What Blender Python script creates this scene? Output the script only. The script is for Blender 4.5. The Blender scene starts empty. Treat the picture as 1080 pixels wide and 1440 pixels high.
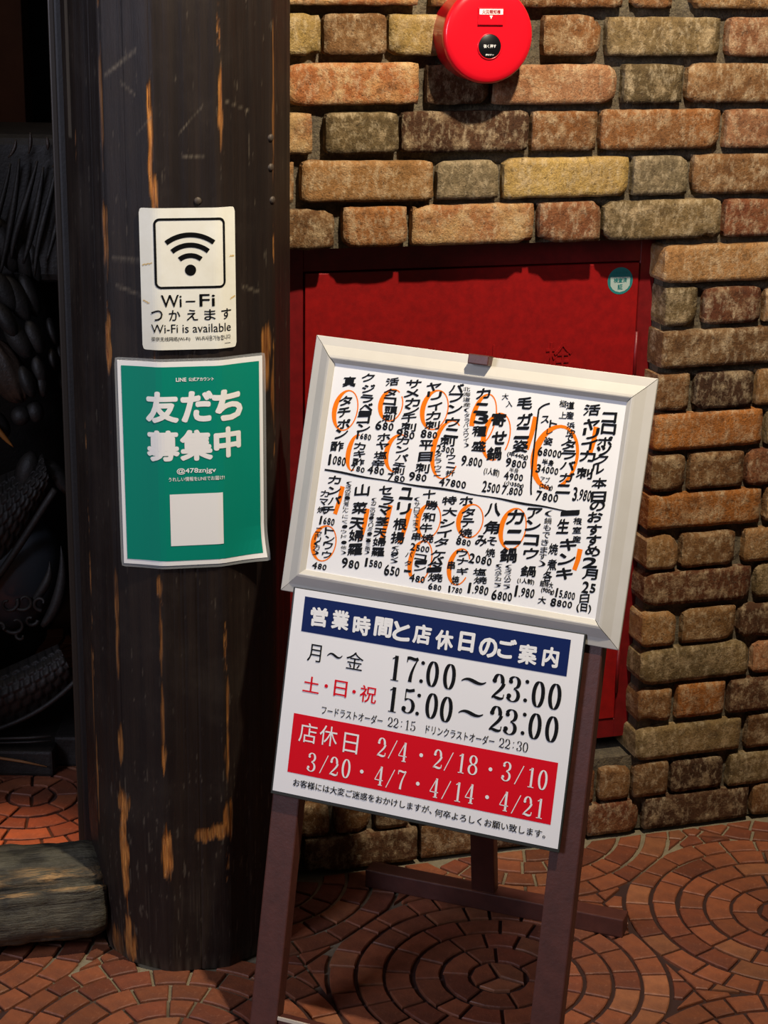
import bpy, bmesh, math, random
from math import sin, cos, pi, radians
from mathutils import Vector, Matrix, noise

# ------------------------------------------------------------------ camera, world, light, exposure
SC = bpy.context.scene
COL = SC.collection
W_PX, H_PX, F_PX = 1080, 1440, 2529.0
cd = bpy.data.cameras.new('camera'); cam = bpy.data.objects.new('camera', cd); COL.objects.link(cam)
cd.sensor_fit = 'HORIZONTAL'; cd.sensor_width = 36.0; cd.lens = F_PX / W_PX * 36.0; cd.clip_start = .05
pitch, roll = radians(16.89), radians(.90)
Fv = Vector((0, cos(pitch), -sin(pitch))); Rv = Vector((1, 0, 0)); Uv = Rv.cross(Fv)
R2 = cos(roll) * Rv + sin(roll) * Uv; U2 = -sin(roll) * Rv + cos(roll) * Uv
M = Matrix((R2, U2, -Fv)).transposed().to_4x4(); M.translation = Vector((0, 0, 1.483))
cam.matrix_world = M
SC.camera = cam

wd = bpy.data.worlds.new('world'); SC.world = wd; wd.use_nodes = True
wd.node_tree.nodes['Background'].inputs[0].default_value = (1, .86, .74, 1)
wd.node_tree.nodes['Background'].inputs[1].default_value = .045

def spot(name, loc, aim, watts, color, size, angle, blend=.5):
    l = bpy.data.lights.new(name, 'SPOT'); l.energy = watts; l.color = color
    l.shadow_soft_size = size; l.spot_size = radians(angle); l.spot_blend = blend
    o = bpy.data.objects.new(name, l); COL.objects.link(o); o.location = loc
    o.rotation_euler = (Vector(aim) - Vector(loc)).to_track_quat('-Z', 'Y').to_euler()
    return o
def area(name, loc, aim, watts, color, sx, sy):
    l = bpy.data.lights.new(name, 'AREA'); l.energy = watts; l.color = color
    l.shape = 'RECTANGLE'; l.size = sx; l.size_y = sy
    o = bpy.data.objects.new(name, l); COL.objects.link(o); o.location = loc
    o.rotation_euler = (Vector(aim) - Vector(loc)).to_track_quat('-Z', 'Y').to_euler()
    return o
spot('ceiling_downlight', (.478, 1.80, 2.53), (.12, 2.75, 1.30), 205, (1, .86, .67), .035, 104, .9)   # the warm downlight over the menu board
area('corridor_light', (-2.3, .1, 2.0), (-.1, 2.3, .8), 52, (.76, .79, 1.0), .8, 1.2)               # cooler light from the passage on the left
spot('doorway_spot', (-.92, 2.95, 2.3), (-.66, 2.775, 0), 330, (1, .50, .25), .03, 13, .9)             # small warm spot inside the doorway
spot('carving_fill', (-.80, 2.95, 2.42), (-.80, 3.25, .6), 7, (1, .82, .66), .06, 100, .8)     # added dim fill so the carving shows faintly, not an actual lamp
SC.view_settings.view_transform = 'Standard'; SC.view_settings.look = 'None'
SC.view_settings.exposure = 0.0; SC.view_settings.gamma = 1.0; SC.view_settings.use_curve_mapping = False
SC.cycles.max_bounces = 6; SC.cycles.use_denoising = True

# ------------------------------------------------------------------ helpers
def srgb(r, g, b):
    f = lambda c: (c / 255 / 12.92) if c / 255 <= .04045 else ((c / 255 + .055) / 1.055) ** 2.4
    return (f(r), f(g), f(b), 1)
def link(name, me, mat=None, parent=None, smooth=False):
    o = bpy.data.objects.new(name, me); COL.objects.link(o)
    if mat: me.materials.append(mat)
    if parent: o.parent = parent
    if smooth: me.shade_smooth()
    return o
def mesh(name, vs, fs, mat=None, parent=None, smooth=False):
    me = bpy.data.meshes.new(name); me.from_pydata([tuple(v) for v in vs], [], fs); me.update()
    return link(name, me, mat, parent, smooth)
def tag(o, label, cat, group=None):
    o['label'] = label; o['category'] = cat
    if group: o['group'] = group
    return o
def empty(name, loc, label, cat, rz=0, group=None):
    o = bpy.data.objects.new(name, None); COL.objects.link(o); o.location = loc; o.rotation_euler = (0, 0, rz)
    o.empty_display_size = .05
    return tag(o, label, cat, group)
def boxvf(x0, x1, y0, y1, z0, z1):
    return ([(x0,y0,z0),(x1,y0,z0),(x1,y1,z0),(x0,y1,z0),(x0,y0,z1),(x1,y0,z1),(x1,y1,z1),(x0,y1,z1)],
            [(0,3,2,1),(4,5,6,7),(0,1,5,4),(1,2,6,5),(2,3,7,6),(3,0,4,7)])
def bbox_mesh(name, boxes, mat, parent=None, bevel=.002, seg=2):
    bm = bmesh.new()
    for b in boxes:
        vs, fs = boxvf(*b); v = [bm.verts.new(p) for p in vs]
        for f in fs: bm.faces.new([v[i] for i in f])
    if bevel: bmesh.ops.bevel(bm, geom=bm.edges[:], offset=bevel, segments=seg, affect='EDGES', profile=.6)
    bmesh.ops.recalc_face_normals(bm, faces=bm.faces[:])
    me = bpy.data.meshes.new(name); bm.to_mesh(me); bm.free()
    return link(name, me, mat, parent)
def tube(name, pts, rad, mat, parent=None, n=8):
    vs, fs = [], []; P = [Vector(p) for p in pts]; m = len(P)
    rs = rad if isinstance(rad, (list, tuple)) else [rad] * m
    for i, p in enumerate(P):
        t = (P[min(i+1, m-1)] - P[max(i-1, 0)]).normalized()
        a = t.cross(Vector((0, 1, .01))).normalized(); b = t.cross(a)
        for k in range(n):
            q = 2*pi*k/n; vs.append(p + (a*cos(q) + b*sin(q)) * rs[i])
    for i in range(m-1):
        for k in range(n):
            fs.append((i*n+k, i*n+(k+1) % n, (i+1)*n+(k+1) % n, (i+1)*n+k))
    fs.append(tuple(range(n))[::-1]); fs.append(tuple(range((m-1)*n, m*n)))
    return mesh(name, vs, fs, mat, parent, True)
def nz(x, y=0., z=0.): return noise.noise(Vector((x, y, z)))

# ------------------------------------------------------------------ materials
def newmat(name):
    m = bpy.data.materials.new(name); m.use_nodes = True
    nt = m.node_tree; bs = nt.nodes['Principled BSDF']; return m, nt, bs
def N(nt, kind, **kw):
    n = nt.nodes.new(kind)
    for k, v in kw.items():
        if k.startswith('i_'): n.inputs[k[2:].replace('_', ' ')].default_value = v
        else: setattr(n, k, v)
    return n
def mixc(nt, fac, a, b, mode='MIX'):
    n = nt.nodes.new('ShaderNodeMix'); n.data_type = 'RGBA'; n.blend_type = mode
    for s, v in ((0, fac), (6, a), (7, b)):
        if isinstance(v, bpy.types.NodeSocket): nt.links.new(v, n.inputs[s])
        else: n.inputs[s].default_value = v
    return n.outputs[2]
def ramp(nt, src, p0, p1, c0=(0,0,0,1), c1=(1,1,1,1)):
    r = nt.nodes.new('ShaderNodeValToRGB'); nt.links.new(src, r.inputs[0])
    r.color_ramp.elements[0].position = p0; r.color_ramp.elements[1].position = p1
    r.color_ramp.elements[0].color = c0; r.color_ramp.elements[1].color = c1
    return r.outputs[0]
def noisetex(nt, scale, detail=4, rough=.6, stretch=None, coord='Object'):
    tc = nt.nodes.new('ShaderNodeTexCoord'); out = tc.outputs[coord]
    if stretch:
        mp = nt.nodes.new('ShaderNodeMapping'); mp.inputs['Scale'].default_value = stretch
        nt.links.new(out, mp.inputs[0]); out = mp.outputs[0]
    n = nt.nodes.new('ShaderNodeTexNoise'); n.inputs['Scale'].default_value = scale
    n.inputs['Detail'].default_value = detail; n.inputs['Roughness'].default_value = rough
    nt.links.new(out, n.inputs['Vector']); return n.outputs['Fac']
def bump(nt, bs, h, strength, dist):
    b = nt.nodes.new('ShaderNodeBump'); b.inputs['Strength'].default_value = strength; b.inputs['Distance'].default_value = dist
    nt.links.new(h, b.inputs['Height']); nt.links.new(b.outputs[0], bs.inputs['Normal'])
def flat(name, col, rough=.5, metal=0., spec=.5, coat=0., var=0.):
    m, nt, bs = newmat(name)
    bs.inputs['Base Color'].default_value = col; bs.inputs['Roughness'].default_value = rough
    bs.inputs['Metallic'].default_value = metal; bs.inputs['Specular IOR Level'].default_value = spec
    bs.inputs['Coat Weight'].default_value = coat
    if var:
        f = noisetex(nt, 30, 5)
        dark = tuple(c * (1 - var) for c in col[:3]) + (1,)
        nt.links.new(mixc(nt, f, col, dark), bs.inputs['Base Color'])
    return m

def make_brick_mat():
    m, nt, bs = newmat('old_brick')
    oi = N(nt, 'ShaderNodeObjectInfo')
    at = N(nt, 'ShaderNodeAttribute', attribute_type='OBJECT', attribute_name='patch')
    tc = N(nt, 'ShaderNodeTexCoord')
    add = N(nt, 'ShaderNodeVectorMath', operation='ADD'); nt.links.new(tc.outputs['Object'], add.inputs[0])
    cmb = N(nt, 'ShaderNodeCombineXYZ'); mul = N(nt, 'ShaderNodeMath', operation='MULTIPLY'); mul.inputs[1].default_value = 40
    nt.links.new(oi.outputs['Random'], mul.inputs[0])
    for i in range(3): nt.links.new(mul.outputs[0], cmb.inputs[i])
    nt.links.new(cmb.outputs[0], add.inputs[1])
    def ns(scale, detail, rough):
        n = N(nt, 'ShaderNodeTexNoise'); n.inputs['Scale'].default_value = scale; n.inputs['Detail'].default_value = detail
        n.inputs['Roughness'].default_value = rough; nt.links.new(add.outputs[0], n.inputs['Vector']); return n.outputs['Fac']
    big, mid, fine, grit = ns(11, 4, .6), ns(34, 6, .7), ns(140, 5, .7), ns(420, 3, .7)
    c = mixc(nt, ramp(nt, big, .42, .62), oi.outputs['Color'], at.outputs['Color'])
    c = mixc(nt, ramp(nt, mid, .50, .70), c, mixc(nt, .55, at.outputs['Color'], srgb(205, 180, 140)))
    c = mixc(nt, ramp(nt, mid, .32, .44, (.75,.75,.75,1), (0,0,0,1)), c, mixc(nt, .65, c, srgb(48, 34, 26)))
    mp = N(nt, 'ShaderNodeMapping'); mp.inputs['Scale'].default_value = (105, 40, 60); nt.links.new(add.outputs[0], mp.inputs[0])
    st_ = N(nt, 'ShaderNodeTexNoise'); st_.inputs['Scale'].default_value = 1; st_.inputs['Detail'].default_value = 5; st_.inputs['Roughness'].default_value = .7
    nt.links.new(mp.outputs[0], st_.inputs['Vector']); stk = st_.outputs['Fac']
    c = mixc(nt, ramp(nt, stk, .50, .72, (0,0,0,1), (.55,.55,.55,1)), c, srgb(212, 192, 156))
    c = mixc(nt, ramp(nt, stk, .24, .40, (.65,.65,.65,1), (0,0,0,1)), c, srgb(58, 42, 32))
    c = mixc(nt, ramp(nt, fine, .30, .42, (.7,.7,.7,1), (0,0,0,1)), c, srgb(42, 30, 24))
    c = mixc(nt, .9, c, mixc(nt, grit, srgb(110,110,110), srgb(235,235,235)), 'OVERLAY')
    nt.links.new(c, bs.inputs['Base Color']); bs.inputs['Roughness'].default_value = .9; bs.inputs['Specular IOR Level'].default_value = .2
    s = N(nt, 'ShaderNodeMath', operation='ADD'); nt.links.new(mid, s.inputs[0]); nt.links.new(fine, s.inputs[1])
    s2 = N(nt, 'ShaderNodeMath', operation='MULTIPLY_ADD'); nt.links.new(grit, s2.inputs[0]); s2.inputs[1].default_value = .4; nt.links.new(s.outputs[0], s2.inputs[2])
    bump(nt, bs, s2.outputs[0], .8, .004)
    return m
BRICK = make_brick_mat()

def make_mortar():
    m, nt, bs = newmat('mortar')
    a, b = noisetex(nt, 40, 6, .7), noisetex(nt, 250, 4, .7)
    c = mixc(nt, ramp(nt, a, .35, .65), srgb(86, 76, 60), srgb(122, 110, 86))
    c = mixc(nt, ramp(nt, b, .4, .7), c, srgb(70, 62, 52))
    nt.links.new(c, bs.inputs['Base Color']); bs.inputs['Roughness'].default_value = .95
    s = N(nt, 'ShaderNodeMath', operation='ADD'); nt.links.new(a, s.inputs[0]); nt.links.new(b, s.inputs[1])
    bump(nt, bs, s.outputs[0], .9, .004); return m
MORTAR = make_mortar()

def make_tile():
    m, nt, bs = newmat('terracotta_paver')
    at = N(nt, 'ShaderNodeAttribute', attribute_name='Col')
    a, b, g = noisetex(nt, 22, 5, .65), noisetex(nt, 130, 5, .7), noisetex(nt, 500, 2, .7)
    c = mixc(nt, ramp(nt, a, .38, .68), at.outputs['Color'], mixc(nt, .5, at.outputs['Color'], srgb(66, 34, 26)))
    c = mixc(nt, ramp(nt, b, .56, .74, (0,0,0,1), (.45,.45,.45,1)), c, srgb(170, 118, 90))
    c = mixc(nt, ramp(nt, b, .28, .40, (.6,.6,.6,1), (0,0,0,1)), c, srgb(48, 26, 20))
    nt.links.new(c, bs.inputs['Base Color'])
    nt.links.new(ramp(nt, a, .3, .7, (.42,.42,.42,1), (.62,.62,.62,1)), bs.inputs['Roughness'])
    s = N(nt, 'ShaderNodeMath', operation='MULTIPLY_ADD'); nt.links.new(g, s.inputs[0]); s.inputs[1].default_value = .35; nt.links.new(b, s.inputs[2])
    bump(nt, bs, s.outputs[0], .45, .002); return m
TILE = make_tile()

def make_wood_pillar():
    m, nt, bs = newmat('stained_log')
    at = N(nt, 'ShaderNodeAttribute', attribute_name='wear')
    gr = noisetex(nt, 1, 5, .6, (70, 70, 2.2)); fine = noisetex(nt, 1, 5, .7, (330, 330, 16)); blot = noisetex(nt, 7, 5, .65)
    c = mixc(nt, ramp(nt, gr, .40, .66), srgb(23, 15, 12), srgb(36, 26, 20))
    c = mixc(nt, ramp(nt, blot, .5, .72, (0,0,0,1), (.45,.45,.45,1)), c, srgb(52, 43, 34))
    c = mixc(nt, ramp(nt, fine, .66, .78, (0,0,0,1), (.3,.3,.3,1)), c, srgb(88, 76, 60))
    c = mixc(nt, ramp(nt, fine, .30, .42, (.6,.6,.6,1), (0,0,0,1)), c, srgb(14, 10, 8))
    sp = N(nt, 'ShaderNodeSeparateColor'); nt.links.new(at.outputs['Color'], sp.inputs[0])
    raw = mixc(nt, ramp(nt, fine, .35, .65), srgb(146, 82, 32), srgb(222, 152, 76))
    c = mixc(nt, sp.outputs[0], c, raw)
    c = mixc(nt, sp.outputs[1], c, srgb(104, 94, 80))
    nt.links.new(c, bs.inputs['Base Color']); bs.inputs['Specular IOR Level'].default_value = .35
    nt.links.new(ramp(nt, blot, .3, .7, (.46,.46,.46,1), (.62,.62,.62,1)), bs.inputs['Roughness'])
    s = N(nt, 'ShaderNodeMath', operation='ADD'); nt.links.new(gr, s.inputs[0]); nt.links.new(fine, s.inputs[1])
    bump(nt, bs, s.outputs[0], .35, .002); return m
LOG = make_wood_pillar()

def make_weathered():
    m, nt, bs = newmat('weathered_timber')
    gr = noisetex(nt, 1, 6, .7, (7, 60, 75)); b = noisetex(nt, 14, 5, .65); fine = noisetex(nt, 1, 4, .7, (30, 200, 240))
    at = N(nt, 'ShaderNodeAttribute', attribute_name='wear')
    c = mixc(nt, ramp(nt, b, .38, .64), srgb(46, 44, 36), srgb(92, 88, 72))
    c = mixc(nt, ramp(nt, gr, .36, .50, (.9,.9,.9,1), (0,0,0,1)), c, srgb(22, 18, 14))
    c = mixc(nt, ramp(nt, fine, .60, .75, (0,0,0,1), (.6,.6,.6,1)), c, srgb(128, 114, 86))
    wf_ = N(nt, 'ShaderNodeMath', operation='MULTIPLY'); nt.links.new(at.outputs['Fac'], wf_.inputs[0]); nt.links.new(ramp(nt, fine, .42, .58), wf_.inputs[1])
    c = mixc(nt, wf_.outputs[0], c, srgb(176, 138, 88))
    nt.links.new(c, bs.inputs['Base Color']); bs.inputs['Roughness'].default_value = .6
    s = N(nt, 'ShaderNodeMath', operation='ADD'); nt.links.new(gr, s.inputs[0]); nt.links.new(b, s.inputs[1])
    bump(nt, bs, s.outputs[0], 1.0, .008); return m
TIMBER = make_weathered()

def make_painted(name, c0, c1, rough, bs_, bd, sc=60):
    m, nt, bs = newmat(name)
    a = noisetex(nt, sc, 5, .65); b = noisetex(nt, sc*6, 3, .6)
    nt.links.new(mixc(nt, ramp(nt, a, .35, .7), c0, c1), bs.inputs['Base Color'])
    bs.inputs['Roughness'].default_value = rough
    bump(nt, bs, b, bs_, bd); return m
REDPAINT = make_painted('red_painted_steel', srgb(150, 14, 14), srgb(126, 10, 12), .42, .25, .0006)
REDDARK = make_painted('dark_red_steel', srgb(120, 16, 20), srgb(100, 12, 16), .42, .25, .0006)
EASELWOOD = make_painted('brown_painted_wood', srgb(84, 46, 38), srgb(70, 38, 31), .45, .3, .0008, 40)
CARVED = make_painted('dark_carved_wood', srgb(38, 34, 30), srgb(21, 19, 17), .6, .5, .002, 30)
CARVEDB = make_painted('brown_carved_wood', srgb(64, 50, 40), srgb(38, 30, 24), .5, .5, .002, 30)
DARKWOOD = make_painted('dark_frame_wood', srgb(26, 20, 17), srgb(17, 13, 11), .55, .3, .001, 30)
INNER = make_painted('brown_inner_panel', srgb(96, 58, 42), srgb(78, 46, 34), .6, .3, .001, 10)
ALU = make_painted('cream_frame_profile', srgb(206, 203, 193), srgb(196, 192, 181), .42, .06, .0003, 8)
PAPER = flat('white_paper', srgb(240, 240, 238), .55)
MENUPAPER = flat('menu_paper', srgb(244, 244, 242), .6)
INK = flat('black_ink', srgb(9, 9, 9), .55, spec=.15)
ORANGE = flat('orange_marker', srgb(255, 128, 10), .6, spec=.1)
NAVY = flat('navy_print', srgb(8, 32, 88), .55, spec=.15)
REDPRINT = flat('red_print', srgb(222, 0, 26), .55, spec=.15)
WHITEPRINT = flat('white_print', srgb(240, 240, 236), .5)
GREENPRINT = flat('green_print', srgb(0, 134, 112), .5, spec=.25)
STICKER = make_painted('white_sticker_vinyl', srgb(236, 236, 224), srgb(226, 224, 208), .4, .05, .0004, 18)
REDPLASTIC = flat('red_plastic', srgb(222, 14, 34), .3, coat=.5)
REDSHADE = flat('dark_red_plastic', srgb(170, 16, 30), .35, coat=.3)
BLACKPL = flat('black_plastic', srgb(14, 14, 16), .35)
STEEL = flat('dull_bronze', srgb(74, 64, 54), .6, .3)
TEAL = flat('teal_print', srgb(38, 120, 118), .4)
PALESEAL = flat('pale_seal_print', srgb(168, 186, 178), .4)
LITEDGE_BACKING = flat('lit_edge_and_backing', srgb(190, 180, 165), .4)
def make_laminate():
    m, nt, bs = newmat('laminate_film')
    bs.inputs['Base Color'].default_value = (.75, .78, .76, 1); bs.inputs['Roughness'].default_value = .15
    bs.inputs['Alpha'].default_value = .16; return m
LAM = make_laminate()

# ------------------------------------------------------------------ lettering (text curves turned into flat meshes, plus pen-drawn numerals)
_g = {}
def glyph(s, bold=0.):
    k = (s, bold)
    if k not in _g:
        c = bpy.data.curves.new('lettering', 'FONT'); c.body = s; c.offset = bold; c.resolution_u = 3
        o = bpy.data.objects.new('lettering', c); COL.objects.link(o)
        me = o.evaluated_get(bpy.context.evaluated_depsgraph_get()).to_mesh()
        vs = [(v.co.x, v.co.y) for v in me.vertices]; fs = [tuple(p.vertices) for p in me.polygons]
        bpy.data.objects.remove(o); bpy.data.curves.remove(c)
        if vs:
            x0, x1 = min(v[0] for v in vs), max(v[0] for v in vs); y0, y1 = min(v[1] for v in vs), max(v[1] for v in vs)
            dx, dy = max(x1-x0, .05), max(y1-y0, .05)
            vs = [((x-(x0+x1)/2)/dx, (y-(y0+y1)/2)/dy) for x, y in vs]
            _g[k] = (vs, fs, dx, dy)
        else: _g[k] = ([], [], 1, 1)
    return _g[k]
class Ink:
    """collects flat shapes in a sheet's own millimetre coordinates"""
    def __init__(s): s.v, s.f = [], []
    def add(s, vs, fs, q=0.):
        n = len(s.v); s.v += [(x, y, q) for x, y in vs]; s.f += [tuple(i+n for i in f) for f in fs]
    def text(s, t, cx, cy, w, h, bold=0., rot=0., shear=0., nib=0.):
        vs, fs, dx, dy = glyph(t)
        if t in '一ー~': h = min(h, w*.35)
        r = bold * min(w/dx, h/dy)                      # weight: the outline laid down again all round
        w2, h2 = max(w-2*r, w*.5), max(h-2*r, h*.5)
        for k in range(9 if r > 0 else 1):
            ox, oy = (r*cos(k*pi/4), r*sin(k*pi/4)) if k < 8 and r > 0 else (0, 0)
            if nib and k < 8: p_ = (k-3.5)/3.5; ox, oy = (p_*nib*r*cos(.9) - .3*r*(k % 2), p_*nib*r*sin(.9) + .3*r*(k % 2))
            o = []
            for x, y in vs:
                X, Y = x*w2 + ox, y*h2 + oy + shear*x*w2
                o.append((cx + X*cos(rot) - Y*sin(rot), cy + X*sin(rot) + Y*cos(rot)))
            s.add(o, fs, k*.000018)
    def rect(s, x0, x1, y0, y1, n=12):
        vs, fs = [], []
        for i in range(n+1):
            x = x0 + (x1-x0)*i/n; vs += [(x, y0), (x, y1)]
        for i in range(n): fs.append((2*i, 2*i+2, 2*i+3, 2*i+1))
        s.add(vs, fs)
    def disc(s, cx, cy, r, n=20, ry=None):
        s.add([(cx + r*cos(2*pi*k/n), cy + (ry or r)*sin(2*pi*k/n)) for k in range(n)], [tuple(range(n))])
    def stroke(s, pts, wid):
        """ribbon of varying width through pts"""
        m = len(pts); vs = []
        for i, (x, y) in enumerate(pts):
            a, b = pts[max(i-1, 0)], pts[min(i+1, m-1)]
            tx, ty = b[0]-a[0], b[1]-a[1]; L = math.hypot(tx, ty) or 1
            w = (wid[i] if isinstance(wid, (list, tuple)) else wid) / 2
            vs += [(x - ty/L*w, y + tx/L*w), (x + ty/L*w, y - tx/L*w)]
        s.add(vs, [(2*i, 2*i+1, 2*i+3, 2*i+2) for i in range(m-1)])
    def cut(s, step=4.0):
        """slice the shapes into upright strips so that they can follow a bent sheet"""
        bm = bmesh.new(); vv = [bm.verts.new(p) for p in s.v]
        for f in s.f:
            try: bm.faces.new([vv[i] for i in f])
            except ValueError: pass
        x0, x1 = min(p[0] for p in s.v), max(p[0] for p in s.v); x = math.floor(x0/step)*step + step
        while x < x1:
            if abs(x) > 28: bmesh.ops.bisect_plane(bm, geom=bm.verts[:] + bm.edges[:] + bm.faces[:], plane_co=(x, 0, 0), plane_no=(1, 0, 0))
            x += step
        bm.verts.ensure_lookup_table()
        for i, v in enumerate(bm.verts): v.index = i
        s.v = [tuple(v.co) for v in bm.verts]; s.f = [tuple(v.index for v in f.verts) for f in bm.faces]; bm.free(); return s
    def build(s, name, mat, parent, fn):
        return mesh(name, [fn(x, y, q) for x, y, q in s.v], s.f, mat, parent) if s.v else None

def arcp(cx, cy, rx, ry, a0, a1, n=18): return [(cx + rx*cos(radians(a0+(a1-a0)*i/n)), cy + ry*sin(radians(a0+(a1-a0)*i/n))) for i in range(n+1)]
def bez(p, n=10):
    o = []
    for i in range(n+1):
        t = i/n; q = [Vector(a) for a in p]
        while len(q) > 1: q = [q[j].lerp(q[j+1], t) for j in range(len(q)-1)]
        o.append((q[0].x, q[0].y))
    return o
def serif_digit(ink, ch, cx, cy, w, h, thick, thin):
    """numerals with thick stems and hairlines; unit box -.5..+.5"""
    def S(pts, wd): ink.stroke([(cx + x*w, cy + y*h) for x, y in pts], wd)
    def D(x, y, r): ink.disc(cx + x*w, cy + y*h, r, 14)
    def pen(pts):   # broad pen: thick where the stroke runs upright
        P = [(x*w, y*h) for x, y in pts]; wd = []
        for i in range(len(P)):
            a, b = P[max(i-1, 0)], P[min(i+1, len(P)-1)]; dx, dy = b[0]-a[0], b[1]-a[1]; L = math.hypot(dx, dy) or 1
            wd.append(thin + (thick-thin) * abs(dy/L) ** 1.6)
        S(pts, wd)
    e = .5 - thick/2/w; eh = .5 - thin/2/h
    if ch == '0': pen(arcp(0, 0, e, eh, 0, 360, 32))
    elif ch == '1':
        S([(.04, .5), (.04, -.5)], thick); S([(-.28, .36), (.04, .46)], thin*1.2); S([(-.28, -.48), (.36, -.48)], thin)
    elif ch == '2':
        pen(arcp(-.02, .2, e*.88, .3-thin/2/h, 165, -10, 16)); S(bez([(.40, .16), (.35, -.08), (-.30, -.30), (-.42, -.46)]), [thick*(1-.6*i/10) for i in range(11)])
        S(bez([(-.42, -.42), (-.1, -.38), (.2, -.52), (.45, -.40)]), [thin*1.5+thick*.45*sin(pi*i/10) for i in range(11)]); S([(.45, -.44), (.48, -.26)], thin); D(-.34, .22, thick*.62)
    elif ch == '3':
        pen(arcp(-.04, .26, .36, .24-thin/2/h, 160, -90, 18)); pen(arcp(-.06, -.24, .42, .26-thin/2/h, 90, -160, 20)); D(-.33, .28, thick*.58); D(-.36, -.28, thick*.62)
    elif ch == '4':
        S([(.18, .5), (.18, -.48)], thick); S([(.16, .48), (-.46, -.2)], thin*1.1); S([(-.48, -.22), (.46, -.22)], thin*1.1); S([(-.06, -.48), (.42, -.48)], thin)
    elif ch == '5':
        S([(-.30, .48), (-.30, .02)], thin*1.1); S(bez([(-.30, .44), (0, .38), (.2, .46), (.38, .48)]), thick*.8)
        pen(arcp(-.04, -.18, .44, .30-thin/2/h, 130, -150, 22)); D(-.34, -.30, thick*.62)
    elif ch == '7':
        S(bez([(-.42, .42), (-.1, .50), (.1, .34), (.44, .46)]), thick*.85); S([(-.42, .48), (-.42, .26)], thin)
        S(bez([(.42, .44), (.12, .10), (-.06, -.15), (-.06, -.5)]), [thin+(thick*1.05-thin)*i/10 for i in range(11)])
    elif ch == '8':
        pen(arcp(0, .26, .34, .24-thin/2/h, 0, 360, 24)); pen(arcp(0, -.23, .42, .27-thin/2/h, 0, 360, 24))
    elif ch == '/': S([(.40, .5), (-.40, -.5)], thin*1.1)
    elif ch == ':': D(0, .36, thick*.52); D(0, -.36, thick*.52)
    elif ch == '.': D(0, 0, thick*.6)
    elif ch == '~': S(bez([(-.5, -.06), (-.28, .26), (-.08, .12), (.08, -.06), (.28, -.22), (.5, .10)], 16), [thin + thick*.75*sin(pi*i/16) for i in range(17)])

# ------------------------------------------------------------------ lettering positions, millimetres on their boards
TITLE= [('営',41.3,256.9,27.8,27.8),('業',74.0,255.6,27.8,27.8),('時',106.4,254.7,27.8,27.8),('間',138.3,255.7,27.8,27.8),('と',165.4,256.3,27.8,27.8),('店',195.9,254.9,27.8,27.8),('休',228.6,254.2,27.8,27.8),('日',260.5,254.6,27.8,27.8),('の',291.7,253.9,27.8,27.8),('ご',317.9,254.8,27.8,27.8),('案',347.6,253.8,27.8,27.8),('内',379.6,253.2,27.8,27.8)]
BLACK= [('月',40.4,205.0,20.6,24.7),('〜',71.4,205.8,22.7,9.3),('金',101.9,203.8,25.8,24.7)]
REDK= [('土',41.0,160.2,24.7,22.7),('・',63.7,162.1,5.2,5.2),('日',85.5,161.9,19.6,22.7),('・',106.1,161.2,5.2,5.2),('祝',127.5,161.2,24.7,23.7)]
TIMES= [('1',162.5,203.8,18.0,35.0),('7',186.7,205.8,18.0,35.0),(':',202.0,204.9,18.0,35.0),('0',217.4,204.6,18.0,35.0),('0',241.9,205.1,18.0,35.0),('~',277.0,204.1,35.0,35.0),('2',312.4,203.2,18.0,35.0),('3',334.9,203.5,18.0,35.0),(':',351.6,204.0,18.0,35.0),('0',368.8,202.4,18.0,35.0),('0',391.6,203.1,18.0,35.0),('1',164.2,160.1,18.0,35.0),('5',187.6,161.5,18.0,35.0),(':',201.8,159.6,18.0,35.0),('0',221.5,161.0,18.0,35.0),('0',242.9,159.8,18.0,35.0),('~',278.2,160.1,35.0,35.0),('2',314.2,159.5,18.0,35.0),('3',335.9,158.7,18.0,35.0),(':',353.5,159.6,18.0,35.0),('0',369.5,159.0,18.0,35.0),('0',393.0,159.1,18.0,35.0)]
DATES= [('2',156.3,91.6,12.9,26.8),('/',172.7,91.5,12.9,26.8),('4',188.2,90.7,12.9,26.8),('.',214.9,91.2,12.9,26.8),('2',239.3,90.2,12.9,26.8),('/',255.2,89.7,12.9,26.8),('1',273.5,90.6,12.9,26.8),('8',290.1,91.2,12.9,26.8),('.',315.3,90.2,12.9,26.8),('3',338.4,91.4,12.9,26.8),('/',356.2,89.9,12.9,26.8),('1',373.1,89.5,12.9,26.8),('0',389.3,89.3,12.9,26.8),('3',55.3,51.7,12.9,26.8),('/',73.7,52.1,12.9,26.8),('2',89.1,52.2,12.9,26.8),('0',107.5,52.3,12.9,26.8),('.',131.2,52.6,12.9,26.8),('4',157.6,51.6,12.9,26.8),('/',174.1,50.6,12.9,26.8),('7',190.6,52.1,12.9,26.8),('.',214.8,51.3,12.9,26.8),('4',239.4,50.2,12.9,26.8),('/',256.5,50.3,12.9,26.8),('1',273.5,50.8,12.9,26.8),('4',290.5,51.8,12.9,26.8),('.',315.3,51.7,12.9,26.8),('4',339.9,50.9,12.9,26.8),('/',356.7,49.8,12.9,26.8),('2',372.8,50.3,12.9,26.8),('1',389.8,50.4,12.9,26.8)]
HOL= [('店',44.5,91.6,26.8,27.8),('休',75.8,93.2,26.8,27.8),('日',110.2,88.8,21.6,27.8)]
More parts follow.
